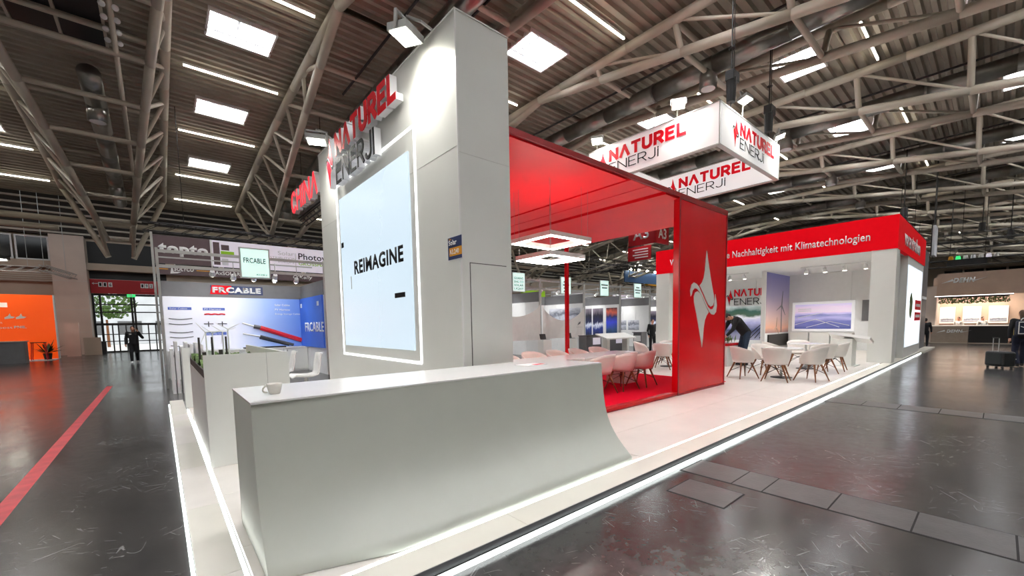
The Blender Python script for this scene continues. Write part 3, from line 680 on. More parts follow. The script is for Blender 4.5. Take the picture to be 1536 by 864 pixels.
for x, y in ((hx0, hy0), (hx1, hy0), (hx0, hy1), (hx1, hy1)): fr.box(x-.012, x+.012, y-.012, y+.012, hz0, hz1)
fr.build('frame', 'alu', HS)
def flatlogo(par, o_n, rx, yN, w):
    """word pair and emblem printed on a banner: o_n(s, z) gives the point s metres along the line"""
    logo_word('NATUREL', par, o_n(.42, 6.2), rx, (0, 0, 1), 2.35, .34, .30, .004, 'red_letter')
    logo_word('ENERJi', par, o_n(.42, 5.9), rx, (0, 0, 1), 1.6, .26, .09, .004, 'ink')
    emblem(par, o_n(0, 5.86), rx, (0, 0, 1), .34, .74, .004, 'red_letter', 'ink')
flatlogo(A_, lambda s, z: (hx0-.006, 8.08-s, z), (0, -1, 0), 0, 0)
flatlogo(B_, lambda s, z: (10.72+s, hy0-.006, z), (1, 0, 0), 0, 0)
flatlogo(C_, lambda s, z: (hx1-.106, 8.0-s, z), (0, -1, 0), 0, 0)
for p, aim, lb in (((9.95, 8.05, 6.92), (7.5, 6.5, 0), 'flood lamp on the far end of the hanging sign'), ((9.95, 5.5, 6.95), (7.5, 4.0, 0), 'flood lamp on the long face of the hanging sign, next to its corner'),
                   ((11.2, 4.42, 7.05), (11.0, 2.6, 0), 'flood lamp on the short face of the hanging sign, left of the hoist'), ((13.67, 4.42, 6.86), (14.5, 2.5, 0), 'flood lamp on the right corner of the hanging sign')):
    flood(p, aim, lb, 520*E_FLOOD, [(p[0]+.15, p[1]+.12, 6.7)])
for x, y, zb, lb in ((10.86, 4.62, 6.95, 'black chain hoist above the near corner of the hanging sign'), (13.37, 4.62, 6.95, 'black chain hoist above the right end of the hanging sign')):
    t = thing('chain_hoist', (x, y, zb), lb, 'hoist', 'chain hoists over the hanging sign')
    MB().tube((x, y, zb), (x, y, zb+.55), .1, .12, 10).build('chain_bag', 'black', t); box('motor', (x-.12, x+.22, y-.1, y+.1, zb+.5, zb+.72), 'black', t)
    rod('chain', (x, y, zb+.7), (x, y, 9.6), .018, 'dark_steel', t); rod('hook_rod', (x, y, hz1), (x, y, zb), .012, 'dark_steel', t)
    rod('cable', (x+.15, y, zb+.7), (x+.1, y, 9.6), .01, 'dark_steel', t); MB().lathe([(.05, -.02), (.08, 0), (.05, .02), (.03, 0), (.05, -.02)], (x, y, 8.2), 10).build('shackle', 'dark_steel', t)

# ---- shell chairs with wooden legs
def make_chair(label):
    t = thing('shell_chair', (0, 0, 0), label, 'chair', 'white shell chairs with wooden legs')
    mb = MB(); n = 30; inner = []; outer = []
    def rim(a):                                   # a: 0 back .. +-1 front of the arms
        u = abs(a); return .80-.03*u-.19*max(0, u-.25)**1.2-.25*max(0, u-.72)**1.4*3
    rows = 6
    for side, off in ((0, 0), (1, .022)):
        g = []
        for i in range(n+1):
            a = -1+2*i/n; th = math.radians(-90+a*132); zt = max(.46, rim(a)); row = []
            for j in range(rows+1):
                s = j/rows; z = .40+(zt-.40)*s; rx = .21+.075*s**.7+off*1; ry = .20+.07*s**.7+off
                row.append((rx*math.cos(th), ry*math.sin(th)-.03*s, z))
            g.append(row)
        (inner if side == 0 else outer).extend(g)
    R = rows+1; vi = [p for r in inner for p in r]; vo = [p for r in outer for p in r]; N0 = len(vi); fs = []
    for i in range(n):
        for j in range(rows):
            a, b, c, d = i*R+j, (i+1)*R+j, (i+1)*R+j+1, i*R+j+1
            fs.append((a, d, c, b)); fs.append((N0+a, N0+b, N0+c, N0+d))
        a, b = i*R+rows, (i+1)*R+rows; fs.append((a, N0+a, N0+b, b))
        a, b = i*R, (i+1)*R; fs.append((a, b, N0+b, N0+a))
    for i in (0, n):
        for j in range(rows):
            a, d = i*R+j, i*R+j+1; fs.append((a, N0+a, N0+d, d) if i == 0 else (a, d, N0+d, N0+a))
    mb.add(vi+vo, fs); mb.build('shell', 'chair_shell', t, smooth=True)
    sp = MB(); prof = [(0, .39), (.19, .39), (.225, .405), (.23, .43), (.21, .45), (0, .455)]
    vs = []; m = 24
    for i in range(m):
        th = 2*math.pi*i/m
        for r, z in prof: vs.append((r*math.cos(th)*1.02, r*math.sin(th)*1.05+.015, z))
    k = len(prof); sp.add(vs, [(i*k+j, ((i+1) % m)*k+j, ((i+1) % m)*k+j+1, i*k+j+1) for i in range(m) for j in range(k-1)])
    sp.build('seat', 'chair_pad', t, smooth=True)
    for sx in (-1, 1):
        for sy in (-1, 1):
            MB().tube((sx*.27, sy*.25, 0), (sx*.13, sy*.13, .395), .012, .024, 8).build('leg', 'wood', t, smooth=True)
    br = MB()
    for sx in (-1, 1):
        br.path([(sx*.215, -.205, .16), (-sx*.10, .0, .34), (-sx*.16, .16, .31)], .006); br.path([(sx*.215, .205, .16), (-sx*.1, 0, .34)], .006)
    br.box(-.1, .1, -.1, .1, .372, .388)
    br.build('brace', 'black', t)
    t.scale = (1.06, 1.06, 1.06)
    return t
PC = PZ+.0145
proto = None
def chair(x, y, deg, label, z=PZ+.001):
    """deg: direction the sitter faces, 0 = +X"""
    global proto
    if proto is None:
        proto = make_chair(label); proto.location = (x, y, z); proto.rotation_euler.z = math.radians(deg-90); return proto
    return copy_tree(proto, None, (x, y, z), math.radians(deg-90), label)
# meeting table under the canopy
TB = thing('meeting_table', (7.2, 6.3, PC), 'long white meeting table on block feet under the red canopy', 'table')
box('tabletop', (5.1, 9.2, 5.78, 6.8, .80, .865), 'white_gloss', TB)
box('foot', (8.45, 8.95, 5.98, 6.55, PC, .80), 'chair_shell', TB); box('foot', (5.5, 6.0, 5.98, 6.55, PC, .80), 'chair_shell', TB)
for i, x in enumerate((5.05, 5.9, 6.95, 7.75, 8.52)):
    chair(x, 5.57 if i > 1 else 5.52, 90+[6, -8, 4, -3, 8][i], 'white shell chair at the near side of the long table, %s from the logo panel' % ORD[4-i], PC)
for i, x in enumerate((5.7, 6.5, 7.3, 8.1, 8.9)):
    chair(x, 7.08, -90+[5, -6, 3, 8, -7][i], 'white shell chair at the far side of the long table, %s from the right' % ORD[4-i], PC)
# small round tables with chairs
def round_table(x, y, label, r=.48):
    t = thing('round_table', (x, y, PZ), label, 'table', 'round white tables')
    MB().lathe([(0, .80), (r-.01, .80), (r, .805), (r, .82), (r-.01, .825), (0, .825)], (x, y, PZ-.04), 32).build('tabletop', 'white_gloss', t)
    MB().tube((x, y, PZ+.02), (x, y, .86), .035, n=12).build('column', 'white', t, smooth=True)
    MB().lathe([(0, .03), (.1, .025), (.25, .012), (.25, .0), (0, 0)], (x, y, PZ+.001), 28).build('base', 'black', t)
round_table(12.25, 3.75, 'round white table beside the red logo panel with chairs around it')
chair(11.55, 4.45, -35, 'white shell chair nearest the red logo panel at the round table')
chair(11.45, 3.62, 10, 'white shell chair with its back square to the viewer at the round table')
chair(12.05, 3.02, 75, 'white shell chair at the front of the round table, nearest the platform edge')
chair(12.75, 4.35, -125, 'white shell chair at the far side of the first round table')
round_table(14.9, 3.9, 'second round white table, nearer the screen kiosk')
chair(14.0, 3.25, 40, 'white shell chair with a brown folder on it at the second round table')
chair(14.9, 3.15, 95, 'white shell chair beside the screen kiosk'); chair(15.6, 4.3, 200, 'white shell chair at the far side of the second round table')
chair(14.3, 4.6, -50, 'white shell chair behind the front row at the second round table')
t = tag(box('folder', (13.88, 14.12, 3.12, 3.36, .585, .60), 'wood'), 'brown folder lying on a white shell chair', 'folder')
round_table(12.9, 7.4, 'round white table seen between the red panel and the white column')
chair(12.05, 7.1, 20, 'white shell chair seen just left of the red logo panel'); chair(12.5, 8.1, -60, 'white shell chair behind the red logo panel at the back table')
chair(13.6, 7.8, 200, 'white shell chair at the far side of the back table')
# ---- landscape model in a white box
t = thing('landscape_model_table', (.75, 7.1, PZ), 'white display box holding a small green landscape model with wind turbines', 'model table')
box('front_panel', (.334, .912, 5.60, 5.63, PZ+.001, 1.335), 'white', t); box('front_panel', (.915, 1.14, 5.60, 5.63, PZ+.001, 1.335), 'white', t)
box('side_panel', (.345, .37, 5.63, 8.6, PZ+.001, 1.06), 'white', t); box('side_panel', (1.11, 1.14, 5.63, 8.6, PZ+.001, 1.33), 'white', t); box('back_panel', (.345, 1.14, 8.6, 8.63, PZ+.001, 1.2), 'white', t)
box('rim', (.350, .366, 5.63, 8.6, 1.06, 1.15), 'model_dark', t); box('rim_light', (.342, .345, 5.65, 8.6, PZ+.002, PZ+.012), 'led_soft', t)
g = MB(); nx, ny = 14, 40; hv = [[1.15+.05*math.sin(i*1.1+j*.5)+random.uniform(0, .05) for j in range(ny+1)] for i in range(nx+1)]
g.add([(.366+(1.11-.366)*i/nx, 5.63+2.97*j/ny, hv[i][j]) for i in range(nx+1) for j in range(ny+1)], [(i*(ny+1)+j, (i+1)*(ny+1)+j, (i+1)*(ny+1)+j+1, i*(ny+1)+j+1) for i in range(nx) for j in range(ny)])
g.build('terrain', 'terrain', t)
for x, y, h in ((.46, 6.9, .42), (.64, 6.9, .42), (.72, 7.1, .46), (.60, 7.8, .4)):
    tw = MB().tube((x, y, 1.15), (x, y, 1.15+h), .012, .006).build('turbine_mast', 'white', t)
    for q in range(3):
        a = math.radians(90+120*q+x*80); MB().tube((x, y-.01, 1.15+h), (x+.16*math.cos(a), y-.01, 1.15+h+.16*math.sin(a)), .007, .003, 6).build('blade', 'white', tw)
for x, y in ((.40, 7.2), (.55, 7.3), (.74, 7.6)): MB().tube((x, y, 1.15), (x, y, 1.5), .014, .012).build('dark_tower', 'model_dark', t)
for i in range(9): x, y = random.uniform(.45, 1.0), random.uniform(6.2, 8.3); box('model_house', (x, x+.07, y, y+.06, 1.17, 1.25+random.uniform(0, .04)), random.choice(['model_dark', 'white', 'shop_wall']), t)
t = tag(box('end_wall_panel', (.305, .43, 10.3, 10.42, PZ, 1.26), 'white'), 'narrow white upright panel at the back left corner of the platform', 'panel')
box('edge', (.30, .306, 10.29, 10.43, PZ, 1.26), 'alu', t)
for i, (h, dx) in enumerate(((1.12, 0), (1.3, .09), (1.18, .2), (1.28, .29), (1.22, .39), (1.25, .5), (1.2, .6))):
    t = tag(box('white_board', (.18+dx, .24+dx, 13.6, 14.6, 0, h), 'wall_white'), 'white board standing on edge in the row before the cable booth, %s from the aisle' % ORD[i], 'board', 'white boards standing on edge')
# white plastic cantilever chairs
def plastic_chair(x, y, rz, label):
    t = thing('plastic_chair', (x, y, PZ), label, 'chair', 'white moulded plastic chairs', rz=rz)
    sec = [(.26, .44), (.22, .47), (.05, .455), (-.12, .45), (-.21, .47), (-.26, .56), (-.29, .72), (-.31, .86), (-.33, .95), (-.36, .96)]
    mb = MB(); vs = []; k = 9
    for px, pz in sec:
        for j in range(k):
            s = -1+2*j/(k-1); w = .24-(.03 if pz > .8 else 0); vs.append((px+.05*s*s*(1 if pz > .5 else .3), w*s, pz+.045*s*s*(1 if pz < .5 else 0)))
    fs = [(i*k+j, i*k+j+1, (i+1)*k+j+1, (i+1)*k+j) for i in range(len(sec)-1) for j in range(k-1)]
    n = len(vs); vs2 = [(a-.012 if c > .5 else a, b, c-.018) for a, b, c in vs]
    edge = [j for j in range(k)]+[i*k+k-1 for i in range(1, len(sec))]+[(len(sec)-1)*k+j for j in range(k-2, -1, -1)]+[i*k for i in range(len(sec)-2, 0, -1)]
    mb.add(vs+vs2, fs+[tuple(n+q for q in f[::-1]) for f in fs]+[(a, b, n+b, n+a) for a, b in zip(edge, edge[1:]+edge[:1])])
    mb.build('shell', 'white_gloss', t, smooth=True)
    MB().tube((0, 0, .04), (0, 0, .45), .028, n=12).build('column', 'alu', t, smooth=True)
    for q in range(4):
        a = math.pi/4+q*math.pi/2; MB().tube((0, 0, .07), (.27*math.cos(a), .27*math.sin(a), .012), .02, .012).build('leg', 'alu', t)
plastic_chair(2.33, 9.95, math.pi, 'white moulded plastic chair beside the tower, fully in view')
plastic_chair(2.1, 11.15, math.pi, 'white moulded plastic chair half hidden by the landscape model box')

# ---- row of system booths along the next aisle
def booth(x0, x1, label, sign_lines, signx, num):
    t = thing('system_booth', ((x0+x1)/2, 15, 0), label, 'booth')
    for x in (x0, x1):
        box('post', (x-.03, x+.03, 14.97, 15.03, 0, 3.8), 'alu', t)
    for z in (3.72, 3.32):
        box('rail', (x0+.03, x1-.03, 14.975, 15.025, z-.04, z+.04), 'alu', t); box('side_rail', (x0-.025, x0+.025, 15.03, 18.0, z-.04, z+.04), 'alu', t)
    n = max(3, round((x1-x0)/1.0))
    for i in range(n):
        a, b = x0+(x1-x0)*i/n, x0+(x1-x0)*(i+1)/n
        box('back_panel', (a+.015, b-.015, 18.0, 18.04, 0, 2.69), 'wall_white', t)
    box('header_band', (x0, x1, 17.97, 18.04, 2.70, 3.18), 'band_grey', t)
    for i in range(3): box('side_panel', (x1-.045, x1-.005, 15.04+.99*i, 16.01+.99*i, 0, 2.69), 'wall_white', t)
    box('side_band', (x1-.05, x1-.005, 15.04, 17.97, 2.70, 3.18), 'band_grey', t)
    s = box('name_sign', (signx, signx+.78, 14.90, 14.96, 3.10, 4.0), 'alu', t)
    box('sign_face', (signx+.04, signx+.74, 14.89, 14.90, 3.14, 3.96), 'sign_lit', s)
    for i, ln in enumerate(sign_lines):
        if ln.startswith('-'):                   # lettering too small to read in the picture
            w_ = .12*len(ln); box('sign_line', (signx+.39-w_/2, signx+.39+w_/2, 14.887, 14.89, 3.74-.16*i-.05, 3.74-.16*i+.03), 'grey_box', s); continue
        text('sign_text', ln, 'ink', s, (signx+.1, 14.888, 3.74-.16*i-.06 if len(sign_lines) > 1 else 3.55), (1, 0, 0), (0, 0, 1), .56, .10 if len(sign_lines) > 1 else .15, .002, .012)
    if num: text('sign_number', num, 'ink', s, (signx+.4, 14.888, 3.19), (1, 0, 0), (0, 0, 1), .28, .05, .002, .01)
    for i, f in enumerate((.3, .7)):
        x = x0+(x1-x0)*f; y = 15.9; z = 3.3
        lm = MB().tube((x, y, z+.05), (x, y+.15, z-.05), .06, .08, 12).tube((x, y, z+.05), (x, y, z+.42), .012).build('spot_lamp', 'wall_white', t)
        MB().tube((x, y+.151, z-.0505), (x, y+.16, z-.056), .07, n=12).build('bulb', 'flood_glow', lm)
        ld = bpy.data.lights.new('booth_spot', 'SPOT'); ld.energy = 65; ld.spot_size = math.radians(150); ld.spot_blend = .8; ld.shadow_soft_size = .15
        lo = bpy.data.objects.new('beam', ld); COL.objects.link(lo); lo.parent = t; lo.location = Vector((x, y+.2, z-.1))-WO[t.name]; lo.rotation_euler = (math.radians(35), 0, 0)
    return t
FB = booth(.09, 4.25, 'cable maker booth with blue side wall, grey header and product wall', ['FRCABLE'], 1.91, 'A3.330-2')
box('print_wall', (.16, 4.2, 17.955, 17.99, .90, 2.69), 'pic_frwall', FB)
box('side_print', (4.14, 4.2, 15.06, 17.95, .90, 2.69), 'blue_wall', FB)
text('side_text', 'FRCABLE', 'wall_white', FB, (4.138, 17.3, 1.45), (0, -1, 0), (0, 0, 1), 2.35, .34, .003, .02)
for y in (17.6, 15.4): box('logo_block', (4.136, 4.14, y, y+.22, 2.35, 2.5), 'wall_white', FB)
lg = box('header_logo', (1.42, 2.95, 17.95, 17.97, 2.80, 3.10), 'sign_navy', FB); MB().prism([(0, 0), (.5, 0), (.62, .3), (.06, .3)], (1.40, 17.945, 2.80), (1, 0, 0), (0, 0, 1), .01).build('red_tab', 'red_letter', lg)
text('logo_text', 'FRCABLE', 'wall_white', lg, (1.47, 17.94, 2.85), (1, 0, 0), (0, 0, 1), 1.42, .2, .006, .05)
for (a, b, z0, z1, s) in ((.27, .87, 2.25, 2.34, 'Solar Cables'), (1.17, 1.78, 2.24, 2.33, 'PV Harness'), (1.17, 1.78, 1.39, 1.49, 'Energy Storage Cables')):
    p = box('caption_bar', (a, b, 17.948, 17.955, z0, z1), 'blue_label', FB); text('caption', s, 'wall_white', p, (a+.04, 17.947, z0+.02), (1, 0, 0), (0, 0, 1), (b-a)*.75, .05, .001)
for z in (1.97, 1.80, 1.53, 1.36, 1.08):
    MB().path([(.27+.6*i/8, 17.945, z-.035*math.sin(math.pi*i/8)) for i in range(9)], .012).build('cable_sample', 'cable_grey', FB)
MB().path([(1.2+.58*i/6, 17.945, 2.1+.02*(i % 2)) for i in range(7)], .025).build('harness_sample', 'cable_red', FB)
for x in (1.3, 1.68): MB().path([(x-.13, 17.945, 1.78), (x+.13, 17.945, 1.78)], .015).build('harness_sample', 'cable_grey', FB); MB().path([(x, 17.945, 1.68), (x, 17.945, 1.86)], .015).build('harness_sample', 'cable_grey', FB)
for pts_, m_, r_ in ((((2.80, 1.62), (4.13, 1.12)), 'cable_red', .085), (((2.6, 1.67), (2.85, 1.61)), 'cable_grey', .07), (((2.26, 1.8), (2.62, 1.67)), 'alu', .025), (((2.78, 1.31), (3.85, .95)), 'cable_grey', .05), (((2.26, 1.42), (2.78, 1.3)), 'alu', .022), (((2.75, 1.24), (3.7, .93)), 'black', .02)):
    MB().path([(p[0], 17.945, p[1]) for p in pts_], r_, 8).build('cable_picture', m_, FB)
for z, s, w in ((2.42, 'Solar Cables', .5), (2.25, 'PV Harness', .5), (2.08, 'Energy Storage Cables', .84)): text('wall_text', s, 'wall_white', FB, (3.3, 17.953, z), (1, 0, 0), (0, 0, 1), w, .075, .002, .01)
for i in range(5):
    x = .2+.8*i; t = thing('base_cabinet', (x+.4, 17.6, 0), 'white low cabinet along the back wall of the cable booth, %s from the aisle' % ORD[i], 'cabinet', 'white low cabinets in the cable booth')
    box('body', (x+.004, x+.796, 17.4, 17.93, 0, .86), 'wall_white', t); d = box('door', (x+.012, x+.788, 17.385, 17.4, .05, .85), 'white', t); box('lock', (x+.1, x+.13, 17.375, 17.385, .72, .8), 'lamp_grey', d)
t = tag(box('cabinet_top', (.2, 4.13, 17.37, 17.94, .86, .895), 'white_gloss'), 'white worktop running over the low cabinets of the cable booth', 'worktop')
t = tag(box('cable_tray', (2.2, 3.5, 17.45, 17.7, .895, .94), 'black'), 'flat black tray on the worktop of the cable booth', 'tray')
for i, x in enumerate((1.9, 2.45, 3.05, 3.7)):
    t = thing('spot_lamp', (x, 16.2, 3.25), 'small white spot lamp in the cable booth, %s from the aisle' % ORD[i], 'spot lamp', 'spot lamps in the cable booth')
    MB().tube((x, 16.2, 3.3), (x, 16.35, 3.2), .06, .08, 12).build('can', 'wall_white', t, smooth=True); MB().tube((x, 16.351, 3.1993), (x, 16.36, 3.195), .07, .07, 12).build('bulb', 'flood_glow', t); MB().tube((x, 16.2, 3.3), (x, 16.2, 3.7), .012).build('stem', 'alu', t)
MB().box(.12, 4.2, 16.19, 16.21, 3.69, 3.73).build('lamp_rail', 'alu', FB)
B2 = booth(10.85, 14.1, 'system booth closed by a white sheet, just right of the tower', ['GUANG', 'ENG CO', 'SOLAR', 'LIGHT'], 12.3, '')
B3 = booth(14.16, 17.37, 'system booth half closed by a sagging white sheet behind the red post', ['---', '----', '---', '---'], 15.48, '')
B4 = booth(17.43, 20.62, 'open system booth with dark vertical posters on its side wall', ['-----', '----'], 18.65, '')
B5 = booth(20.68, 23.82, 'open system booth with two grey pictures on its white side wall', ['---', '-----', '----'], 21.93, '')
B6 = booth(23.88, 27.1, 'system booth seen left of the white column of the red fascia booth', ['----', '---'], 25.4, '')
for y0, y1, m_ in ((17.1, 17.6, 'pic_dark'), (16.2, 17.0, 'pic_dark'), (15.15, 15.95, 'pic_blue')): box('poster', (20.555, 20.575, y0, y1, .75, 2.5), m_, B4)
for y0, y1 in ((16.75, 17.7), (15.75, 16.6)): box('picture', (23.755, 23.775, y0, y1, 1.1, 1.75), 'pic_grey', B5)
box('wall_print', (17.305, 17.325, 15.2, 17.6, 1.6, 2.45), 'pic_grey', B3); box('wall_print', (27.04, 27.055, 15.3, 17.5, .9, 2.4), 'pic_dark', B6)
def sheet(x0, x1, za, zm, zb, label):
    mb = MB(); nx, nz = 40, 14; vs = []
    for i in range(nx+1):
        u = i/nx; zt = za-(za-zm)*(1-(2*u-1)**2)**.8
        for j in range(nz+1):
            v = j/nz; fold = .05*math.sin(u*math.pi*2*(2+3*abs(u-.5))+v*2)*v*(1-.3*v)+.03*math.sin(u*23+v*5)*v
            vs.append((x0+(x1-x0)*u, 14.93-abs(fold)-.002, zt+(zb-zt)*v))
    k = nz+1; fs = [(i*k+j, i*k+j+1, (i+1)*k+j+1, (i+1)*k+j) for i in range(nx) for j in range(nz)]; n = len(vs)
    mb.add(vs+[(a, b+.006, c) for a, b, c in vs], fs+[tuple(n+q for q in f[::-1]) for f in fs])
    t = tag(mb.build('cover_sheet', 'curtain', smooth=True), label, 'sheet')
    for xx, zz in ((x0+(x1-x0)*.15, 1.55), (x0+(x1-x0)*.15, 1.15)) if x0 < 12 else ((x0+(x1-x0)*.8, 1.5),):
        MB().prism([(0, 0), (.22, .08), (.25, .2), (.1, .14)], (xx, 14.85, zz), (1, 0, 0), (0, 0, 1), .004).build('printed_mark', 'grey_box', t); box('printed_line', (xx-.1, xx+.4, 14.846, 14.85, zz-.12, zz-.09), 'seam', t)
sheet(10.9, 14.05, 2.55, 1.95, .82, 'white sheet hung across the booth next to the tower')
sheet(14.2, 17.32, 2.5, 1.75, .85, 'sagging white sheet hung across the booth behind the red post')
# furniture in front of the booths
t = thing('grey_podium', (19.2, 12.6, 0), 'grey podium with a white notice in front of the booth row', 'podium')
box('body', (18.95, 19.45, 12.4, 12.9, 0, 1.05), 'grey_box', t); box('notice', (18.93, 18.95, 12.45, 12.85, .6, .9), 'wall_white', t); box('top', (18.9, 19.5, 12.35, 12.95, 1.05, 1.09), 'grey_box', t)
t = thing('slanted_display_table', (17.2, 12.6, 0), 'white table with a slanted top in front of the booth row', 'table')
MB().add([(15.9, 12.3, .86), (18.3, 12.3, .86), (18.3, 13.0, 1.08), (15.9, 13.0, 1.08), (15.9, 12.3, .80), (18.3, 12.3, .80), (18.3, 13.0, 1.02), (15.9, 13.0, 1.02)], [(0, 1, 2, 3), (7, 6, 5, 4), (0, 4, 5, 1), (1, 5, 6, 2), (2, 6, 7, 3), (3, 7, 4, 0)]).build('top', 'white', t)
box('leg', (16.2, 16.4, 12.5, 12.8, 0, .84), 'white', t); box('leg', (17.8, 18.0, 12.5, 12.8, 0, .84), 'white', t)
for i, (x, y, lb) in enumerate(((16.6, 13.9, 'dark grey counter with a white notice behind the long table'), (18.4, 13.8, 'dark grey counter behind the slanted white table'))):
    t = thing('booth_counter', (x, y, 0), lb, 'counter'); box('body', (x-.6, x+.6, y-.25, y+.25, 0, .95), 'grey_box', t); box('top', (x-.63, x+.63, y-.28, y+.28, .95, .98), 'dark_steel', t); box('notice', (x-.1, x+.5, y-.262, y-.25, .5, .85), 'lilac_white', t)
for x in (12.9, 14.6): 
    t = thing('laptop', (x, 13.4, .0), 'open black laptop on a stand before the booth %s' % ('next to the tower' if x < 14 else 'behind the red post'), 'laptop')
    box('stand', (x-.25, x+.25, 13.25, 13.6, 0, .9), 'white', t); box('keyboard', (x-.18, x+.18, 13.28, 13.5, .9, .915), 'black', t); MB().prism([(-.18, 0), (.18, 0), (.18, .24), (-.18, .24)], (x, 13.52, .915), (1, 0, 0), (0, .25, .97), .012).build('lid', 'black', t)

# ---- large banners behind the booth row, upper left
t = thing('large_banner', (2.9, 20, 4.5), 'wide banner with white lower-case brand word on maroon and green print', 'banner')
box('frame_post', (-.02, .05, 19.9, 20.1, 0, 5.05), 'alu', t); box('panel', (.05, 1.70, 19.95, 20.05, 3.98, 4.97), 'maroon', t); box('panel', (1.72, 6.4, 19.95, 20.05, 3.98, 4.97), 'lilac_white', t)
box('divider', (1.66, 1.72, 19.93, 19.95, 4.0, 4.97), 'wall_white', t); box('field', (1.75, 1.95, 19.94, 19.95, 4.05, 4.9), 'maroon', t); box('field', (2.0, 2.25, 19.94, 19.95, 4.62, 4.82), 'maroon', t); box('field', (2.0, 2.2, 19.94, 19.95, 4.05, 4.3), 'shop_wall', t)
text('word', 'topto', 'wall_white', t, (.17, 19.94, 4.24), (1, 0, 0), (0, 0, 1), 1.42, .46, .004, .06); box('green_bar', (1.98, 2.4, 19.93, 19.95, 4.36, 4.58), 'green', t)
text('word', 'Solar', 'seam', t, (3.9, 19.94, 4.62), (1, 0, 0), (0, 0, 1), .6, .16, .003); text('word', 'DISTRIBUTION', 'seam', t, (3.45, 19.94, 4.46), (1, 0, 0), (0, 0, 1), 1.1, .09, .003); text('word', 'EUROPE', 'seam', t, (3.9, 19.94, 4.3), (1, 0, 0), (0, 0, 1), .6, .1, .003)
text('word', 'Photov', 'ink', t, (4.66, 19.94, 4.5), (1, 0, 0), (0, 0, 1), 1.1, .26, .003, .01); text('word', 'GROSSHA', 'green', t, (4.66, 19.94, 4.26), (1, 0, 0), (0, 0, 1), 1.05, .14, .003, .01); box('rule', (4.54, 4.56, 19.94, 19.95, 4.2, 4.75), 'seam', t)
t = thing('header_banner', (2.9, 20, 3.75), 'narrow dark header band with small white logos below the wide banner', 'banner')
box('panel', (.1, 6.3, 19.9, 20, 3.58, 3.93), 'maroon', t); text('word', 'SOLYCO', 'wall_white', t, (.56, 19.89, 3.72), (1, 0, 0), (0, 0, 1), .56, .14, .003, .04, .2)
MB().prism([(0, 0), (.2, .02), (.32, .08), (.1, .07), (.07, .22), (.04, .22)], (.45, 19.895, 3.62), (1, 0, 0), (0, 0, 1), .004).build('logo_mark', 'wall_white', t)
for a, b in ((.15, .4), (1.2, 1.6)): box('gold_line', (a, b, 19.893, 19.9, 3.76, 3.79), 'sign_gold', t)
text('word', 'AxSOLAR', 'wall_white', t, (1.75, 19.89, 3.66), (1, 0, 0), (0, 0, 1), .8, .14, .003, .03); text('word', "O'Kelly", 'wall_white', t, (4.4, 19.89, 3.63), (1, 0, 0), (0, 0, 1), .75, .2, .003, .03, .2)
def lattice(name, p, q, s, m, label, cat='lighting truss', step=.5, group=None, hang=True):
    p, q = Vector(p), Vector(q); d = (q-p); n = max(2, int(d.length/step)); d /= n; side = d.cross(Vector((0, 0, 1))).normalized()*s; u = Vector((0, 0, s))
    t = thing(name, p, label, cat, group)
    for c in (Vector(), side, u, side+u): rod('chord', p+c, q+c, .025, m, t)
    mb = MB()
    for i in range(n):
        a = p+d*i; b = p+d*(i+1)
        mb.tube(a, b+u, .012, n=5).tube(a+side, b+side+u, .012, n=5).tube(a, b+side, .012, n=5).tube(a+u, b+u+side, .012, n=5)
    o = mb.build('lacing', m, t)
    if hang:
        for f in (.15, .85):
            c = p+(q-p)*f+u; rod('hanger', c, (c.x, c.y, zr(c.y)-.05 if c.y < 32 else 10.9), .012, m, t)
    return t
lattice('lighting_truss', (-.2, 20.3, 5.1), (7.5, 20.3, 5.1), .3, 'dark_steel', 'black lighting truss above the wide banner')
# red letters hanging above
t = thing('letter_sign', (5, 19.5, 6.7), 'row of glowing red block letters hanging under the roof', 'letter sign')
logo_word('CHINA', t, (4.9, 21.65, 6.73), (0, -1, 0), (0, 0, 1), 4.08, .93, .2, .2, 'red_neon', 'letter_side')
MB().box(5.11, 5.2, 17.5, 21.6, 6.6, 6.7).build('carrier', 'dark_steel', t)
lattice('sign_truss', (5.25, 17.4, 6.35), (5.25, 21.8, 6.35), .24, 'dark_steel', 'black truss carrying the red block letters')

# ---- far signs and banners seen under the canopy
t = thing('hall_sign', (30, 19.8, 8), 'red cube-shaped hall sign lettered A3 under the roof', 'sign')
box('face', (30, 30.1, 18.45, 20.95, 7.9, 9.4), 'door_red', t); box('face', (30.1, 32, 18.4, 18.5, 7.9, 9.4), 'door_red', t)
text('word', 'A3', 'wall_white', t, (29.99, 20.5, 8.35), (0, -1, 0), (0, 0, 1), 1.5, .85, .004, .02); text('word', 'A3', 'wall_white', t, (30.4, 18.39, 8.3), (1, 0, 0), (0, 0, 1), 1.2, .85, .004, .02)
MB().box(30.2, 30.3, 18.6, 20.8, 9.4, 9.7).build('hanger', 'dark_steel', t)
t = thing('direction_sign', (31, 20.6, 6.85), 'red direction sign with small white lines below the cube-shaped hall sign', 'sign')
box('board', (31, 31.1, 19.45, 21.7, 6.85, 8.0), 'door_red', t)
for i in range(4): box('text_line', (30.99, 31, 19.7, 21.2-.2*(i % 2), 7.7-.22*i, 7.79-.22*i), 'wall_white', t)
rod('hanger', (31.05, 20.5, 8.0), (31.05, 20.5, zr(20.5)-.04), .02, 'dark_steel', t)
t = thing('blue_banner', (43, 28, 6.2), 'dark blue hanging banner lit from above, seen under the canopy', 'banner')
box('panel', (39.5, 50, 28, 28.15, 6.15, 7.4), 'blue_banner', t); box('gold_field', (43.4, 46.5, 27.6, 28, 5.9, 6.05), 'gold_panel', t)
for i in range(4): MB().tube((40.3+1.7*i, 27.8, 7.65), (40.3+1.7*i, 27.9, 7.5), .16, n=10).build('lamp', 'flood_glow', t)
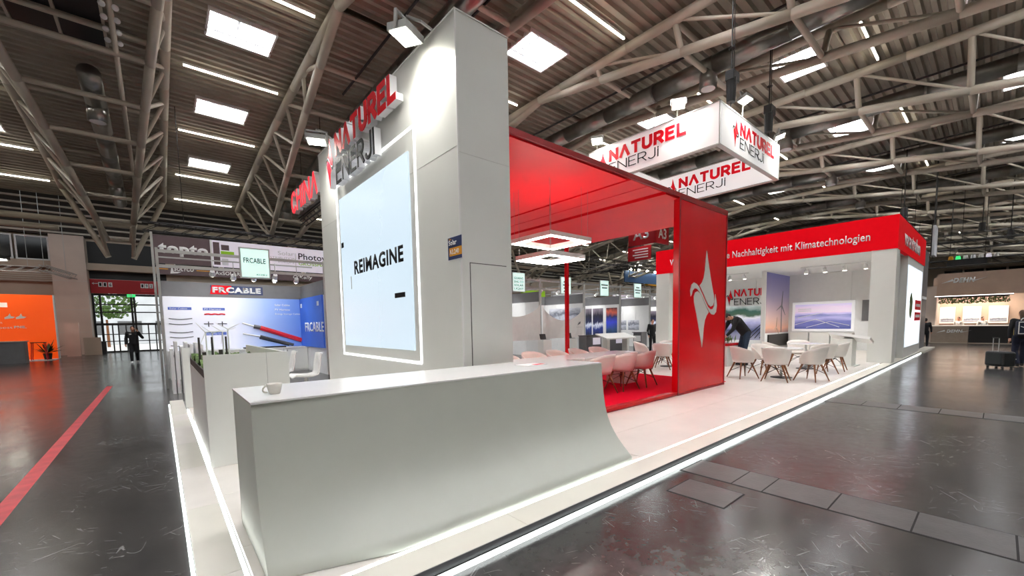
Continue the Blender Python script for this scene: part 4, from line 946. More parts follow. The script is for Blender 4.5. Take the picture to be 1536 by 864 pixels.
for x in (40, 49): rod('hanger', (x, 28.05, 7.4), (x, 28.05, zr(28)-.05), .03, 'dark_steel', t)
for i, (p, q) in enumerate((((28, 24, 6.9), (39, 24, 6.9)), ((30, 21, 6.2), (30, 30, 6.2)), ((36, 20.5, 7.0), (36, 30, 7.0)))): lattice('rig_truss', p, q, .4, 'dark_steel', 'black rigging truss in the distance under the canopy, %s from the left' % ORD[i], step=.8)
k_ = [('wall_white', 'pale'), ('green', 'green'), ('lilac_white', 'lilac white'), ('shop_wall', 'light grey'), ('orange', 'orange'), ('blue_wall', 'blue')]
for i, (x0, w, y, z0, h, mi) in enumerate(((14, 4, 22, 3.2, .9, 0), (19.5, 2.2, 22.5, 3.3, .7, 1), (23, 5, 23, 3.3, .8, 3), (29.5, 3, 22, 3.3, .7, 2), (34, 4, 24, 3.4, 1.1, 0), (40, 5, 25, 3.5, 1.2, 3))):
    t = thing('booth_header', (x0, y, 0), '%s header board of a booth behind the booth row, %s from the left' % (k_[mi][1], ORD[i]), 'header')
    box('board', (x0, x0+w, y, y+.2, z0, z0+h), k_[mi][0], t); box('leg', (x0+.1, x0+.2, y+.05, y+.15, 0, z0), 'alu', t); box('leg', (x0+w-.2, x0+w-.1, y+.05, y+.15, 0, z0), 'alu', t)

# ---- orange stand and rig at the far left
t = thing('orange_stand', (-6, 36, 0), 'stand with a glowing orange back wall at the far left of the aisle', 'booth')
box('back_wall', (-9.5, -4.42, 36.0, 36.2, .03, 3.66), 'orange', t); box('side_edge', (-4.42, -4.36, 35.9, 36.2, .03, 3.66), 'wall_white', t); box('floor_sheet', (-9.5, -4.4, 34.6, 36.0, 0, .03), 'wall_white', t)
text('slogan', 'Moost', 'wall_white', t, (-6.7, 35.99, 1.78), (1, 0, 0), (0, 0, 1), .7, .13, .004, .01); text('slogan', 'PNE.', 'wall_white', t, (-5.95, 35.99, 1.79), (1, 0, 0), (0, 0, 1), .45, .14, .004, .05); text('slogan', 'zum', 'wall_white', t, (-6.7, 35.99, 2.05), (1, 0, 0), (0, 0, 1), .35, .1, .004)
for x in (-6.25, -5.85):
    MB().prism([(0, 0), (.3, .05), (.38, .12), (.24, .16), (.2, .32), (.13, .18), (0, .1)], (x, 35.99, 2.3), (1, 0, 0), (0, 0, 1), .004).build('bird_picture', 'wall_white', t)
MB().lathe([(.17, -.01), (.2, 0), (.17, .01), (.14, 0), (.17, -.01)], (0, 0, 0), 16).build('ring_picture', 'wall_white', t).location = Vector((-5.7, 35.97, 3.05))-Vector((-6, 36, 0))
box('text_block', (-6.5, -6.1, 35.985, 36, 2.95, 3.2), 'poster_cream', t)
t = thing('reception_desk', (-5.9, 33.2, 0), 'grey reception desk in front of the orange wall', 'desk'); box('body', (-6.5, -5.15, 32.8, 33.5, 0, 1.08), 'grey_box', t); box('top', (-6.55, -5.1, 32.75, 33.55, 1.08, 1.13), 'alu', t)
t = thing('bar_table', (-4.95, 34.9, 0), 'small high table with thin legs before the orange wall', 'table'); box('top', (-5.25, -4.7, 34.65, 35.15, .98, 1.02), 'dark_steel', t)
for sx in (-5.2, -4.75):
    for sy in (34.7, 35.1): MB().tube((sx+(sx+4.97)*.3, sy, .03), (sx, sy, .98), .02).build('leg', 'cable_red', t)
t = thing('potted_plant', (-4.75, 35.3, .03), 'dark potted plant at the right end of the orange wall', 'plant'); MB().lathe([(0, 0), (.14, 0), (.19, .35), (.16, .35), (0, .3)], (-4.75, 35.4, .03), 14).build('pot', 'dark_steel', t)
lf = MB()
for i in range(46):
    a = random.uniform(0, 6.28); e = random.uniform(.2, 1.2); c = Vector((-4.75, 35.4, .38)); d = Vector((math.cos(a)*math.cos(e), math.sin(a)*math.cos(e), math.sin(e)))*random.uniform(.4, .9); s_ = d.cross(Vector((0, 0, 1))).normalized()*.05
    lf.add([c, c+d*.6-s_, c+d, c+d*.6+s_], [(0, 1, 2, 3)])
lf.build('leaves', 'leaf_dark', t)
t = tag(box('blue_pillar_sign', (-6.55, -6.35, 32.0, 32.3, 0, 2.6), 'sign_navy'), 'dark blue upright sign at the left edge of the picture', 'sign'); box('foot_light', (-6.55, -6.35, 31.9, 32.0, 0, .05), 'exit_green', t)
t = thing('white_screen_wall', (-3.95, 38.6, 0), 'pale partition and bin beside the entrance pillar', 'partition'); box('panel', (-4.35, -3.75, 38.4, 38.6, 0, 2.1), 'wall_pillar', t); box('low_panel', (-3.7, -2.9, 39.4, 39.6, 0, 1.15), 'wall_beige', t)
t = tag(box('waste_bin', (-3.1, -2.75, 40.6, 40.9, 0, .8), 'black'), 'black waste bin beside the glass doors', 'bin'); box('lid', (-3.12, -2.73, 40.58, 40.92, .8, .84), 'dark_steel', t)
lattice('alu_truss', (-8.0, 37.0, 5.0), (-4.9, 37.0, 5.0), .3, 'alu', 'bright aluminium lighting truss over the orange stand')
lattice('alu_truss', (-4.9, 36.6, 5.1), (-4.1, 40.6, 5.0), .3, 'alu', 'aluminium lighting truss running back past the entrance pillar')
for x in (-7.1, -6.1):
    t = thing('hanging_lamp', (x, 35, 5.3), 'glowing lamp in a dark frame over the orange stand, %s one' % ('left' if x < -7 else 'right'), 'lamp', 'lamps over the orange stand'); box('frame', (x-.55, x+.4, 34.7, 35.3, 5.42, 5.6), 'dark_steel', t); box('glow', (x-.4, x+.3, 34.8, 35.2, 5.38, 5.42), 'flood_glow', t); rod('wire', (x, 35, 5.6), (x, 35, 7.9), .012, 'dark_steel', t)
# ================================================================== RED FASCIA BOOTH AT THE FAR END OF THE PLATFORM
RB = thing('fascia_booth', (22, 6.8, PZ), 'white open booth with a tall red lettered fascia at the far end of the platform', 'booth')
F1 = box('fascia', (18.40, 18.52, 2.32, 11.25, 3.92, 5.02), 'red_fascia', RB); F2 = box('fascia', (18.52, 25.9, 2.32, 2.44, 3.92, 5.02), 'red_fascia', RB)
text('fascia_text', 'Wie Unternehmen die Nachhaltigkeit mit Klimatechnologien', 'wall_white', F1, (18.39, 10.5, 4.18), (0, -1, 0), (0, 0, 1), 7.45, .36, .006, .012)
text('fascia_text', 'vorantreiben', 'wall_white', F2, (19.6, 2.31, 4.16), (1, 0, 0), (0, 0, 1), 4.3, .56, .006, .045)
box('roof_panel', (18.52, 25.9, 2.44, 11.25, 3.94, 4.0), 'wall_white', RB)
box('corner_column', (18.42, 19.05, 2.34, 3.0, PZ, 3.92), 'white_tower', RB); box('corner_column', (18.42, 19.05, 10.55, 11.23, PZ, 3.92), 'white_tower', RB)
box('recess_wall', (19.05, 20.95, 2.55, 2.65, PZ, 3.92), 'wall_white', RB)
SW = box('screen_wall', (20.95, 25.75, 2.34, 2.65, PZ, 3.92), 'white_tower', RB)
sc = box('screen', (21.1, 25.3, 2.325, 2.34, .5, 3.6), 'pic_globe', SW)
MB().lathe([(.86, -.004), (1.0, 0), (.86, .004), (.80, 0), (.86, -.004)], (0, 0, 0), 40).build('globe_ring', 'band_grey', sc)
o = sc.children[0]; o.rotation_euler = (math.pi/2, 0, 0); o.location = Vector((22.2, 2.315, 2.1))-WO[RB.name]
MB().prism([(.4*math.cos(i*.3142)*(1+.15*math.sin(i*1.7)), .5*math.sin(i*.3142)) for i in range(20)], (22.2, 2.32, 2.1), (1, 0, 0), (0, 0, 1), .004).build('globe_picture', 'leaf', sc)
box('red_block', (23.4, 25.2, 2.318, 2.325, 1.95, 2.35), 'red_letter', sc); box('red_block', (23.4, 25.2, 2.318, 2.325, 1.5, 1.85), 'red_letter', sc)
for i in range(2): box('text_line', (23.6, 25.0, 2.315, 2.318, 2.08-.45*i, 2.2-.45*i), 'wall_white', sc)
for i in range(4): box('back_wall_panel', (25.2, 25.3, 2.65+2.15*i+.004, 2.65+2.15*(i+1)-.004, PZ, 3.94), 'wall_white', RB)
FN = box('fin_wall', (21.85, 25.2, 7.45, 7.65, PZ, 3.94), 'wall_white', RB)
pic = box('sunset_picture', (21.9, 25.15, 7.435, 7.45, .98, 3.9), 'pic_sunset', FN)
for x, z, r, m_ in ((24.0, 2.35, .75, 'band_grey'), (23.3, 1.25, .5, 'brown_sign')):
    tw = MB().tube((x, 7.43, .99), (x, 7.43, z), .03, .02).build('turbine_picture', m_, pic)
    for q in range(3): a = math.radians(80+120*q); MB().tube((x, 7.428, z), (x+r*math.cos(a), 7.428, z+r*math.sin(a)), .035, .01, 6).build('blade', m_, pic)
box('dark_shelf', (22.2, 25.0, 7.38, 7.45, .3, .9), 'dark_steel', FN)
lb = box('light_box', (25.12, 25.2, 4.62, 7.25, 1.02, 2.5), 'frame_glow', RB); box('picture', (25.105, 25.12, 4.74, 7.13, 1.13, 2.39), 'pic_valley', lb)
for (y0, z0, y1, z1) in ((7.1, 1.35, 6.2, 1.62), (6.2, 1.62, 5.2, 1.22), (6.6, 1.2, 5.6, 1.5), (5.6, 1.5, 4.8, 1.3), (7.0, 1.7, 5.9, 1.95)): MB().tube((25.1, y0, z0), (25.1, y1, z1), .015).build('line_picture', 'wall_white', lb)
for i in range(2): box('text_line', (25.1, 25.105, 6.4, 7.0, 2.12-.1*i, 2.17-.1*i), 'wall_white', lb)
ph = box('photo_wall', (25.15, 25.2, 8.0, 11.1, PZ+.4, 2.42), 'pic_solar', RB)
for i in range(6): MB().tube((25.14, 9.6-.25*i, .6), (25.14, 8.6-.12*i, 1.55), .02).build('panel_line', 'ink', ph)
LG = bpy.data.objects.new('wall_logo', None); COL.objects.link(LG); LG.parent = RB; WO[LG.name] = WO[RB.name]
logo_word('NATUREL', LG, (25.1, 10.25, 2.98), (0, -1, 0), (0, 0, 1), 2.3, .42, .24, .06, 'red_letter', 'letter_side'); logo_word('ENERJi', LG, (25.1, 10.25, 2.5), (0, -1, 0), (0, 0, 1), 1.75, .38, .1, .06, 'ink', 'letter_side'); emblem(LG, (25.1, 10.68, 2.5), (0, -1, 0), (0, 0, 1), .38, .9, .06, 'red_letter', 'ink', 'letter_side')
dw = box('inner_door', (25.16, 25.2, 3.75, 4.45, PZ, 2.6), 'wall_white', RB); box('dark_pane', (25.15, 25.16, 3.95, 4.35, 1.5, 2.5), 'grey_box', dw)
for i in range(3): box('low_unit', (24.7, 25.2, 4.6+.9*i, 5.45+.9*i, PZ, .95), 'white', RB)
for (ya, yb, n_, nm) in ((3.5, 6.0, 4, 'right'), (8.2, 10.0, 3, 'left')):
    t = thing('track_light', (21.7, (ya+yb)/2, 3.9), 'white ceiling track with small spots in the %s half of the red fascia booth' % nm, 'track light')
    box('track', (21.68, 21.72, ya, yb, 3.9, 3.938), 'wall_white', t)
    for i in range(n_):
        y = ya+.2+(yb-ya-.4)*i/(n_-1); s = MB().tube((21.7, y, 3.9), (21.7, y, 3.8), .02).tube((21.7, y, 3.82), (21.76, y, 3.66), .07, .09, 12).build('spot', 'wall_white', t, smooth=True)
        MB().tube((21.7605, y, 3.6585), (21.763, y, 3.652), .075, n=12).build('bulb', 'flood_glow', s)
    ld = bpy.data.lights.new('track_beam', 'SPOT'); ld.energy = 380; ld.spot_size = math.radians(150); ld.spot_blend = .7; ld.shadow_soft_size = .25; ld.color = (1, .98, .95)
    lo = bpy.data.objects.new('beam', ld); COL.objects.link(lo); lo.parent = t; lo.location = (.1, 0, -.35)
# kiosk, planter
t = thing('touch_kiosk', (16.75, 3.15, PZ), 'white touch-screen kiosk with a slanted black top near the corner column', 'kiosk')
box('pedestal', (16.45, 17.05, 3.05, 3.35, PZ+.001, .98), 'white', t); box('base', (16.35, 17.15, 2.95, 3.45, PZ+.001, PZ+.02), 'white', t)
o_ = Vector((16.75, 3.15, 1.02)); sl = MB().box(-.3, .3, -.55, .55, -.05, .03); R_ = Matrix.Rotation(math.radians(16), 3, 'Y') @ Matrix.Rotation(math.radians(9), 3, 'X')
sl.v = [tuple(o_+R_ @ Vector(v)) for v in sl.v]; sl.build('slanted_top', 'white_gloss', t); sl = MB().box(-.26, .26, -.5, .5, .03, .036); sl.v = [tuple(o_+R_ @ Vector(v)) for v in sl.v]; sl.build('screen', 'black_gloss', t)
t = tag(box('cable_box', (17.6, 17.75, 3.3, 3.45, PZ, .45), 'black'), 'small black box standing behind the touch kiosk', 'box')
t = thing('planter', (14.4, 6.2, PZ), 'white planter box with a red rim and green plants beside the red panel', 'planter')
box('body', (14.0, 14.9, 5.9, 6.5, PZ, .78), 'white', t); box('red_rim', (13.98, 14.92, 5.88, 6.52, .78, .86), 'red_gloss', t)
for i in range(36):
    x, y = random.uniform(14.05, 14.85), random.uniform(5.95, 6.45); a = random.uniform(0, 6.28); d = Vector((math.cos(a)*.1, math.sin(a)*.1, random.uniform(.14, .32))); s_ = Vector((-math.sin(a), math.cos(a), 0))*.025; c = Vector((x, y, .86))
    MB().add([c, c+d*.5-s_, c+d, c+d*.5+s_], [(0, 1, 2, 3)]).build('leaf', 'leaf', t)

# ---- grey booth beyond and brown stand at the end of the aisle
t = thing('grey_booth', (29, 4.5, 0), 'dark grey booth wall directly beyond the red fascia booth', 'booth')
box('wall', (26.2, 30.6, 2.6, 7, 0, 5.0), 'grey_box', t); box('lit_band', (26.25, 30.5, 2.59, 2.6, 2.55, 2.7), 'wall_white', t); box('kerb', (26.2, 31, 2.2, 2.6, 0, .06), 'border_white', t)
t = thing('suspended_board', (32.4, 2.5, 5.9), 'grey panel hanging above the dark grey booth', 'panel'); box('board', (31.8, 33, 2.5, 2.62, 5.0, 6.6), 'shop_wall', t); box('frame', (31.75, 33.05, 2.62, 2.66, 4.95, 6.65), 'dark_steel', t); rod('wire', (32.4, 2.58, 6.6), (32.4, 2.58, 10.0), .02, 'dark_steel', t); rod('wire', (31.9, 2.58, 6.6), (31.9, 2.58, 10.0), .02, 'dark_steel', t)
DH = thing('brown_stand', (38, 0, 0), 'brown stand with white flash logo and lit posters at the end of the right aisle', 'booth')
box('sign_wall', (37.0, 37.4, -6, 2.7, 2.95, 4.33), 'brown_sign', DH); box('canopy_edge', (36.7, 37.4, -.5, 2.75, 2.88, 2.95), 'wall_beige', DH); box('back_wall', (40.2, 40.4, -6, 3.1, 0, 4.3), 'brown_sign', DH); box('side_wall', (37.0, 40.2, -6.2, -6, 0, 4.3), 'brown_sign', DH); box('side_strip', (37.4, 40.2, 2.72, 3.2, 0, 3.6), 'wall_pillar', DH)
box('led_line', (36.69, 36.7, -.5, 2.75, 2.9, 2.93), 'led_soft', DH)
text('logo_text', 'DEHN', 'wall_white', DH, (36.98, 2.0, 3.72), (0, -1, 0), (0, 0, 1), .95, .3, .02, .06, .25)
MB().prism([(0, 0), (.55, .12), (.5, .26), (.42, .2)], (36.97, 2.52, 3.72), (0, -1, 0), (0, 0, 1), .02).build('logo_flash', 'wall_white', DH); MB().prism([(0, 0), (.05, .14), (.12, .1), (.62, .24)], (36.97, 1.15, 3.76), (0, -1, 0), (0, 0, 1), .02).build('logo_flash', 'wall_white', DH)
for i, (y0, y1) in enumerate(((1.87, 2.5), (.75, 1.49), (-.36, .42))): p = box('poster', (40.0, 40.2, y0*1.05, y1*1.08, 1.2, 2.3), 'poster_cream', DH); box('poster_picture', (39.99, 40.0, y0*1.05+.05, y1*1.08-.05, 1.3, 1.55), 'pic_grey', p)
c1 = box('counter', (37.0, 37.8, 1.2, 2.85, .02, 1.06), 'brown_counter', DH); text('counter_text', 'DEHN', 'wall_white', c1, (36.995, 2.15, .65), (0, -1, 0), (0, 0, 1), .7, .2, .003, .05, .25)
MB().prism([(0, 0), (.4, .08), (.36, .18), (.3, .14)], (36.99, 2.6, .66), (0, -1, 0), (0, 0, 1), .004).build('logo_flash', 'wall_white', c1); MB().prism([(0, 0), (.04, .1), (.1, .06), (.45, .16)], (36.99, 1.5, .66), (0, -1, 0), (0, 0, 1), .004).build('logo_flash', 'wall_white', c1)
box('counter_top', (36.95, 37.9, -1.6, 2.9, 1.06, 1.12), 'poster_cream', DH); box('dark_counter', (37.05, 37.8, -1.5, 1.18, .02, 1.06), 'dark_steel', DH); box('kerb', (36.9, 37.9, -2, 2.9, 0, .05), 'wall_beige', DH)
for i, y in enumerate((2.2, 1.1, 0.0)):
    t = thing('poster_spot', (38.4, y, 3.3), 'small warm spot lamp over the lit posters of the brown stand, %s from the left' % ORD[i], 'spot lamp', 'spot lamps of the brown stand')
    MB().tube((38.4, y, 3.35), (38.5, y, 3.15), .06, .08, 12).build('can', 'dark_steel', t); MB().tube((38.5005, y, 3.149), (38.505, y, 3.14), .07, n=12).build('bulb', 'flood_glow', t); rod('stem', (38.4, y, 3.35), (38.4, y, 4.0), .015, 'dark_steel', t); MB().box(37.4, 38.5, y-.03, y+.03, 4.0, 4.05).build('arm', 'dark_steel', t)
    ld = bpy.data.lights.new('poster_beam', 'SPOT'); ld.energy = 160; ld.color = (1, .86, .7); ld.spot_size = math.radians(150); ld.spot_blend = 1; ld.shadow_soft_size = .12
    lo = bpy.data.objects.new('beam', ld); COL.objects.link(lo); lo.parent = t; lo.location = (.12, 0, -.2); lo.rotation_euler = Vector((.6, 0, -.8)).to_track_quat('-Z', 'Y').to_euler()
t = thing('hanging_greenery', (36.9, 1.1, 2.6), 'strip of hanging green leaves under the brown sign wall', 'plant')
MB().box(36.85, 37.0, -.35, 2.6, 2.8, 2.87).build('trough', 'dark_steel', t); lf = MB()
for i in range(700):
    c = Vector((random.uniform(36.75, 37.1), random.uniform(-.35, 2.55), random.uniform(2.5, 2.82))); d = Vector((random.uniform(-1, 1), random.uniform(-1, 1), -random.uniform(.2, 1.4))).normalized()*random.uniform(.06, .14); s_ = d.orthogonal().normalized()*.035
    lf.add([c, c+d*.5-s_, c+d, c+d*.5+s_], [(0, 1, 2, 3)])
o = lf.build('foliage', 'leaf', t); o['kind'] = 'stuff'
for i, (x, y0, y1, z) in enumerate(((34.5, -4, 2.6, 5.5), (36.0, -4, 3.2, 6.1), (42.5, -6, 6, 5.2))): lattice('black_truss', (x, y0, z), (x, y1, z), .45, 'dark_steel', 'black lighting truss over the right aisle, %s from the front' % ORD[i], step=.6)
lattice('black_truss', (27.0, 3.5, 5.9), (34.3, 3.5, 5.9), .35, 'dark_steel', 'black truss running back from the red fascia corner', step=.6)
for i, (x, y, z) in enumerate(((26.5, 3.2, 6.3), (36.1, .9, 6.6), (35.3, -.2, 5.9))):
    t = thing('motor_hoist', (x, y, z), 'small black motor hoist over the right aisle, %s from the left' % ORD[i], 'hoist', 'motor hoists over the right aisle'); MB().tube((x, y, z), (x, y, z+.45), .16, .13, 10).build('body', 'black', t); rod('chain', (x, y, z+.45), (x, y, 9.4), .02, 'dark_steel', t); box('clamp', (x-.2, x+.2, y-.1, y+.1, z-.06, z), 'black', t)
t = thing('product_screen', (35, 1.4, 4.7), 'row of small coloured products on a black hanging bar over the right aisle', 'display')
box('bar', (35, 35.3, .6, 2.2, 4.6, 4.95), 'black', t)
for i, m_ in enumerate(('sign_gold', 'exit_green', 'cloth_white', 'shop_wall', 'cloth_white', 'lilac_white', 'cloth_white')): MB().tube((35.1, 2.05-.3*i, 4.96), (35.1, 2.05-.3*i, 5.16), .12, .09, 10).build('product', m_, t)
for y in (.7, 2.1): rod('wire', (35.15, y, 4.95), (35.15, y, 9.4), .012, 'dark_steel', t)
for i in range(9):
    y0 = 5.2-1.9*i; struct(box('window_%d' % (300+i), (79.8, 79.98, y0-1.7, y0, 7.0, 7.8), 'black_gloss'), 'dark high window in the far end wall'); 

# ================================================================== PEOPLE
def remesh(mb, name, m, parent, vox):
    me = bpy.data.meshes.new(name); me.from_pydata([Vector(v) for v in mb.v], [], mb.f)
    ob = bpy.data.objects.new(name, me); TMP.collection.objects.link(ob)
    md = ob.modifiers.new('r', 'REMESH'); md.mode = 'VOXEL'; md.voxel_size = vox; md.use_smooth_shade = True
    sm = ob.modifiers.new('s', 'SMOOTH'); sm.iterations = 4; sm.factor = .5
    dg = tmp_graph(); me2 = bpy.data.meshes.new_from_object(ob.evaluated_get(dg)); me2.name = name
    bpy.data.objects.remove(ob); bpy.data.meshes.remove(me); me2.materials.clear(); me2.materials.append(MATS[m])
    me2.polygons.foreach_set('use_smooth', [True]*len(me2.polygons))
    o = bpy.data.objects.new(name, me2); COL.objects.link(o); o.parent = parent; return o
def cap(mb, p, q, r0, r1):
    p, q = Vector(p), Vector(q); mb.tube(p, q, r0, r1, 12); mb.ell(p, (r0,)*3, 12, 8); mb.ell(q, (r1,)*3, 12, 8)
STAND = dict(pel=(0, 0, .95), chest=(0, 0, 1.32), neck=(0, 0, 1.48), head=(0, .02, 1.64), shl=(.19, 0, 1.43), shr=(-.19, 0, 1.43), ell=(.26, -.02, 1.14), elr=(-.26, -.02, 1.14), wrl=(.27, .10, .90), wrr=(-.27, .10, .90),
             hpl=(.09, 0, .92), hpr=(-.09, 0, .92), knl=(.11, .03, .50), knr=(-.11, .03, .50), anl=(.11, 0, .09), anr=(-.11, 0, .09))
def person(loc, rz, label, J, top='cloth_black', legs='cloth_black', shoes='black', hair='hair_dark', long_hair=False, scale=1.0, hold=None):
    """local frame: sitter/walker faces +Y, left = +X"""
    t = thing('person', loc, label, 'person', rz=rz); t.scale = (scale,)*3; WO[t.name] = Vector()
    J = {k: Vector(v) for k, v in {**STAND, **J}.items()}
    hd = J['head']; hz = (hd-J['neck']).normalized(); fwd = J.get('look', Vector((0, 1, 0))); fwd = (fwd-hz*fwd.dot(hz)).normalized(); side = fwd.cross(hz).normalized()
    R3 = Matrix((side, fwd, hz)).transposed()
    def H(x, y, z): return hd+R3 @ Vector((x, y, z))
    b = MB()
    b.ell(hd, (.075, .092, .115), 16, 12, R3); b.ell(H(0, .03, -.06), (.055, .06, .06), 12, 8, R3)
    cap(b, H(0, .088, .01), H(0, .106, -.022), .012, .016); b.ell(H(.078, 0, -.01), (.012, .022, .032), 8, 6, R3); b.ell(H(-.078, 0, -.01), (.012, .022, .032), 8, 6, R3)
    cap(b, J['neck']-hz*.04, H(0, -.01, -.06), .055, .052)
    cap(b, J['chest'], J['neck']-hz*.05, .12, .07); cap(b, J['pel'], J['chest'], .125, .13)
    for s in 'lr':
        cap(b, J['chest']+(J['sh'+s]-J['chest'])*.5, J['sh'+s], .09, .06); cap(b, J['sh'+s], J['el'+s], .05, .04); cap(b, J['el'+s], J['wr'+s], .038, .026)
        cap(b, J['hp'+s], J['kn'+s], .08, .055); cap(b, J['kn'+s], J['an'+s], .052, .036)
        tf = (J['an'+s]+Vector((0, .15, -.055))); cap(b, J['an'+s]-Vector((0, .03, .04)), tf, .038, .03)
        w = J['wr'+s]; d = (w-J['el'+s]).normalized(); sd = d.orthogonal().normalized(); n2 = d.cross(sd)
        if abs(sd.y) < abs(n2.y): sd, n2 = n2, sd
        cap(b, w, w+d*.075, .028, .034)
        for fi, (off, ln) in enumerate(((-.028, .068), (-.010, .08), (.010, .075), (.028, .058))):
            base = w+d*.085+sd*off; mid = base+d*ln*.55+n2*.008; cap(b, base, mid, .0095, .009); cap(b, mid, mid+(d*.8+n2*.6).normalized()*ln*.5, .009, .008)
        tb = w+d*.03+sd*-.03; cap(b, tb, tb+(d*.6-sd*.8).normalized()*.05, .012, .010); cap(b, tb+(d*.6-sd*.8).normalized()*.05, tb+(d*.6-sd*.8).normalized()*.05+d*.03, .010, .009)
    remesh(b, 'body', 'skin', t, .009)
    c = MB(); cap(c, J['pel']+Vector((0, 0, .0)), J['chest'], .155, .165); cap(c, J['chest'], J['neck']-hz*.07, .15, .085)
    for s in 'lr':
        cap(c, J['chest']+(J['sh'+s]-J['chest'])*.45, J['sh'+s], .11, .082); cap(c, J['sh'+s], J['el'+s], .075, .06); cap(c, J['el'+s], J['el'+s]+(J['wr'+s]-J['el'+s])*.93, .058, .045)
    remesh(c, 'jacket', top, t, .014)
    c = MB(); cap(c, J['pel']-Vector((0, 0, .02)), J['pel']+(J['chest']-J['pel'])*.25, .145, .14)
    for s in 'lr': cap(c, J['hp'+s], J['kn'+s], .102, .078); cap(c, J['kn'+s], J['an'+s]+Vector((0, 0, .02)), .074, .062)
    remesh(c, 'trousers', legs, t, .014)
    for s in 'lr':
        c = MB(); a = J['an'+s]; cap(c, a+Vector((0, -.03, -.045)), a+Vector((0, .16, -.055)), .045, .036); cap(c, a+Vector((0, -.02, -.03)), a+Vector((0, 0, .02)), .045, .042); remesh(c, 'shoe', shoes, t, .011)
    hh = MB(); hh.ell(H(0, -.018, .03), (.083, .093, .1), 14, 10, R3)
    if long_hair: cap(hh, H(0, -.06, .0), H(0, -.075, -.2), .085, .075)
    else: hh.ell(H(0, -.04, -.02), (.078, .065, .075), 12, 8, R3)
    remesh(hh, 'hair', hair, t, .012)
    for sx in (-1, 1): MB().ell(H(sx*.031, .082, .012), (.012, .008, .008), 8, 6, R3).build('eye', 'ink', t)
    MB().ell(H(0, .088, -.055), (.024, .008, .006), 8, 6, R3).build('mouth', 'cable_red', t)
    return t
# walking man in black, left aisle (walks towards the camera, phone at his ear)
p1 = person((-.95, 28, 0), math.radians(180), 'person in black clothes walking up the aisle with a phone raised to the ear',
            dict(elr=(-.33, .03, 1.2), wrr=(-.19, .12, 1.5), knl=(.10, .12, .52), anl=(.10, .16, .10), knr=(-.09, .06, .50), anr=(-.09, -.16, .12)), shoes='shoe_white', scale=1.02)
o = MB().box(-.2, -.17, .08, .15, 1.54, 1.68).build('phone', 'black', p1); o = MB().box(.05, .13, .165, .175, 1.36, 1.4).build('badge', 'cloth_white', p1)
# man bending over the planter
p2 = person((14.75, 5.72, PZ), math.radians(48), 'bearded person in a dark jacket and jeans bending over the planter behind the round table',
            dict(pel=(0, -.1, .98), chest=(0, .17, 1.30), neck=(0, .33, 1.43), head=(0, .47, 1.47), look=(0, .8, -.6), shl=(.19, .28, 1.40), shr=(-.19, .28, 1.40), ell=(.24, .42, 1.12), elr=(-.24, .40, 1.10), wrl=(.16, .56, .95), wrr=(-.16, .54, .92), hpl=(.09, -.1, .95), hpr=(-.09, -.1, .95), knl=(.11, .0, .52), knr=(-.11, -.02, .52), anl=(.11, -.02, .09), anr=(-.11, -.06, .09)), top='cloth_black', legs='cloth_jeans', scale=1.12)
MB().ell((0, .545, 1.40), (.05, .03, .05)).build('beard', 'hair_dark', p2)
t = tag(MB().prism([(-.02, 0), (.02, 0), (.03, .3), (-.03, .3)], (14.32, 6.1, 1.0), (.7, .7, 0), (-.3, .3, .9), .006).build('plant_leaf_tool', 'yellow'), 'long yellow-green strip held by the bending person', 'strip')
# traveller with backpack and suitcase at the right edge
p3 = person((20.6, -.5, 0), math.radians(-70), 'person with long brown hair in black clothes at the right edge, seen from behind', dict(knl=(.10, .10, .52), anl=(.10, .14, .10), knr=(-.1, .04, .5), anr=(-.1, -.14, .11), elr=(-.28, -.08, 1.14), wrr=(-.30, -.14, .90)), hair='hair_brown', long_hair=True, legs='cloth_navy', scale=1.03)
t = thing('backpack', (20.47, -.46, 1.0), 'navy backpack with a white outline carried by the person at the right edge', 'backpack', rz=math.radians(-70))
bp = MB().box(-.19, .19, -.34, -.17, .02, .48).build('bag', 'cloth_navy', t); bv = bp.modifiers.new('b', 'BEVEL'); bv.width = .05; bv.segments = 3
e = MB()
for b_ in ((-.17, .17, .06, .085), (-.17, .17, .42, .445)): e.box(b_[0], b_[1], -.352, -.338, b_[2], b_[3])
for x in (-.17, .15): e.box(x, x+.02, -.352, -.338, .085, .42)
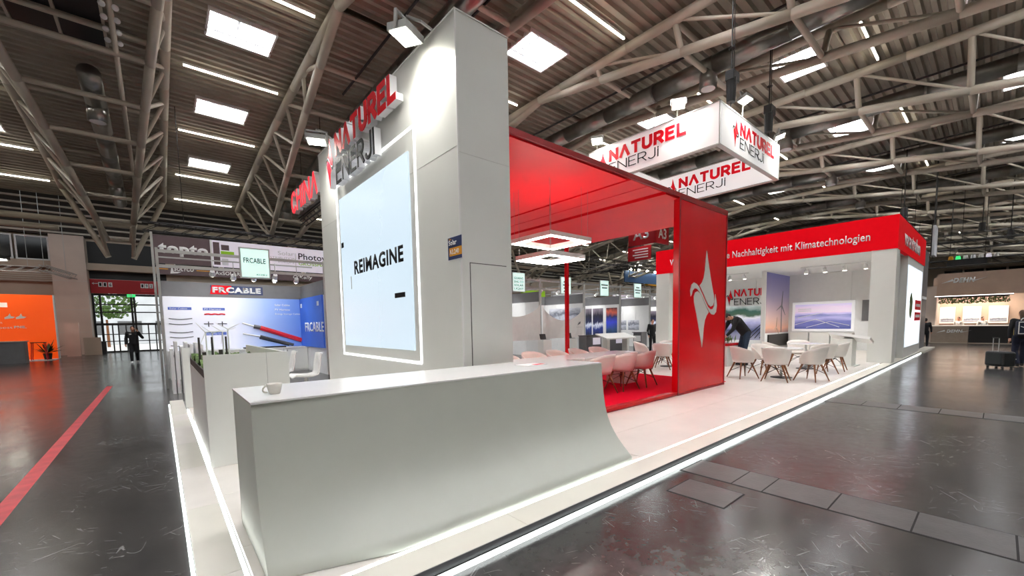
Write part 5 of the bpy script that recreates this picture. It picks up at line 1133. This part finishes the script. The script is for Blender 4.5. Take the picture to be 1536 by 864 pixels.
e.build('white_piping', 'cloth_white', t); MB().path([(-.08, -.2, .46), (-.05, -.22, .55), (.05, -.22, .55), (.08, -.2, .46)], .012).build('handle', 'cloth_white', t); MB().path([(-.12, -.348, .3), (0, -.35, .24), (.12, -.348, .3)], .01).build('stripe', 'cloth_white', t)
t = thing('suitcase', (19.75, -.08, 0), 'black wheeled suitcase standing on the hall floor at the right edge', 'suitcase', rz=math.radians(40)); t.scale = (1.2, 1.1, .95)
bd = MB().box(-.27, .27, -.17, .17, .06, .56).build('shell', 'suitcase_black', t); bv = bd.modifiers.new('b', 'BEVEL'); bv.width = .07; bv.segments = 3
for sx in (-.2, .2):
    for sy in (-.11, .11): MB().tube((sx-.015, sy, .032), (sx+.015, sy, .032), .032, n=12).build('wheel', 'black', t)
for sx in (-.08, .08): MB().tube((sx, .12, .55), (sx, .12, 1.0), .01).build('handle_rod', 'alu', t)
MB().tube((-.1, .12, 1.0), (.1, .12, 1.0), .018).build('grip', 'black', t); box('badge', (-.24, -.21, -.182, -.17, .3, .33), 'cloth_white', t); box('zip', (-.268, .268, -.176, -.17, .20, .21), 'dark_steel', t)
person((22.2, -.95, 0), math.radians(-80), 'person carrying a yellow bag beyond the traveller at the right edge', {}, top='brown_counter', hair='hair_brown', legs='cloth_black')
t = thing('yellow_bag', (22.1, -.4, .95), 'yellow and brown shoulder bag beside the person at the right edge', 'bag'); bb = MB().box(21.95, 22.2, -.62, -.36, .95, 1.3).build('bag', 'yellow', t); MB().path([(22.07, -.6, 1.3), (22.07, -.62, 1.45), (22.07, -.38, 1.3)], .012).build('strap', 'wood', t)
person((38.9, 1.72, .0), math.radians(60), 'person in a white shirt behind the brown counter, left one', {}, top='cloth_white', scale=.92)
person((38.9, .68, .0), math.radians(120), 'person in a white shirt behind the brown counter, right one', {}, top='cloth_white', scale=.92)
person((32.3, 2.72, .0), math.radians(-90), 'person in black partly hidden by the dark grey booth', {}, scale=.9)
person((19.9, 12.35, .0), math.radians(150), 'person in black partly hidden behind the white column, left of the red fascia', {})
bpy.data.scenes.remove(TMP)
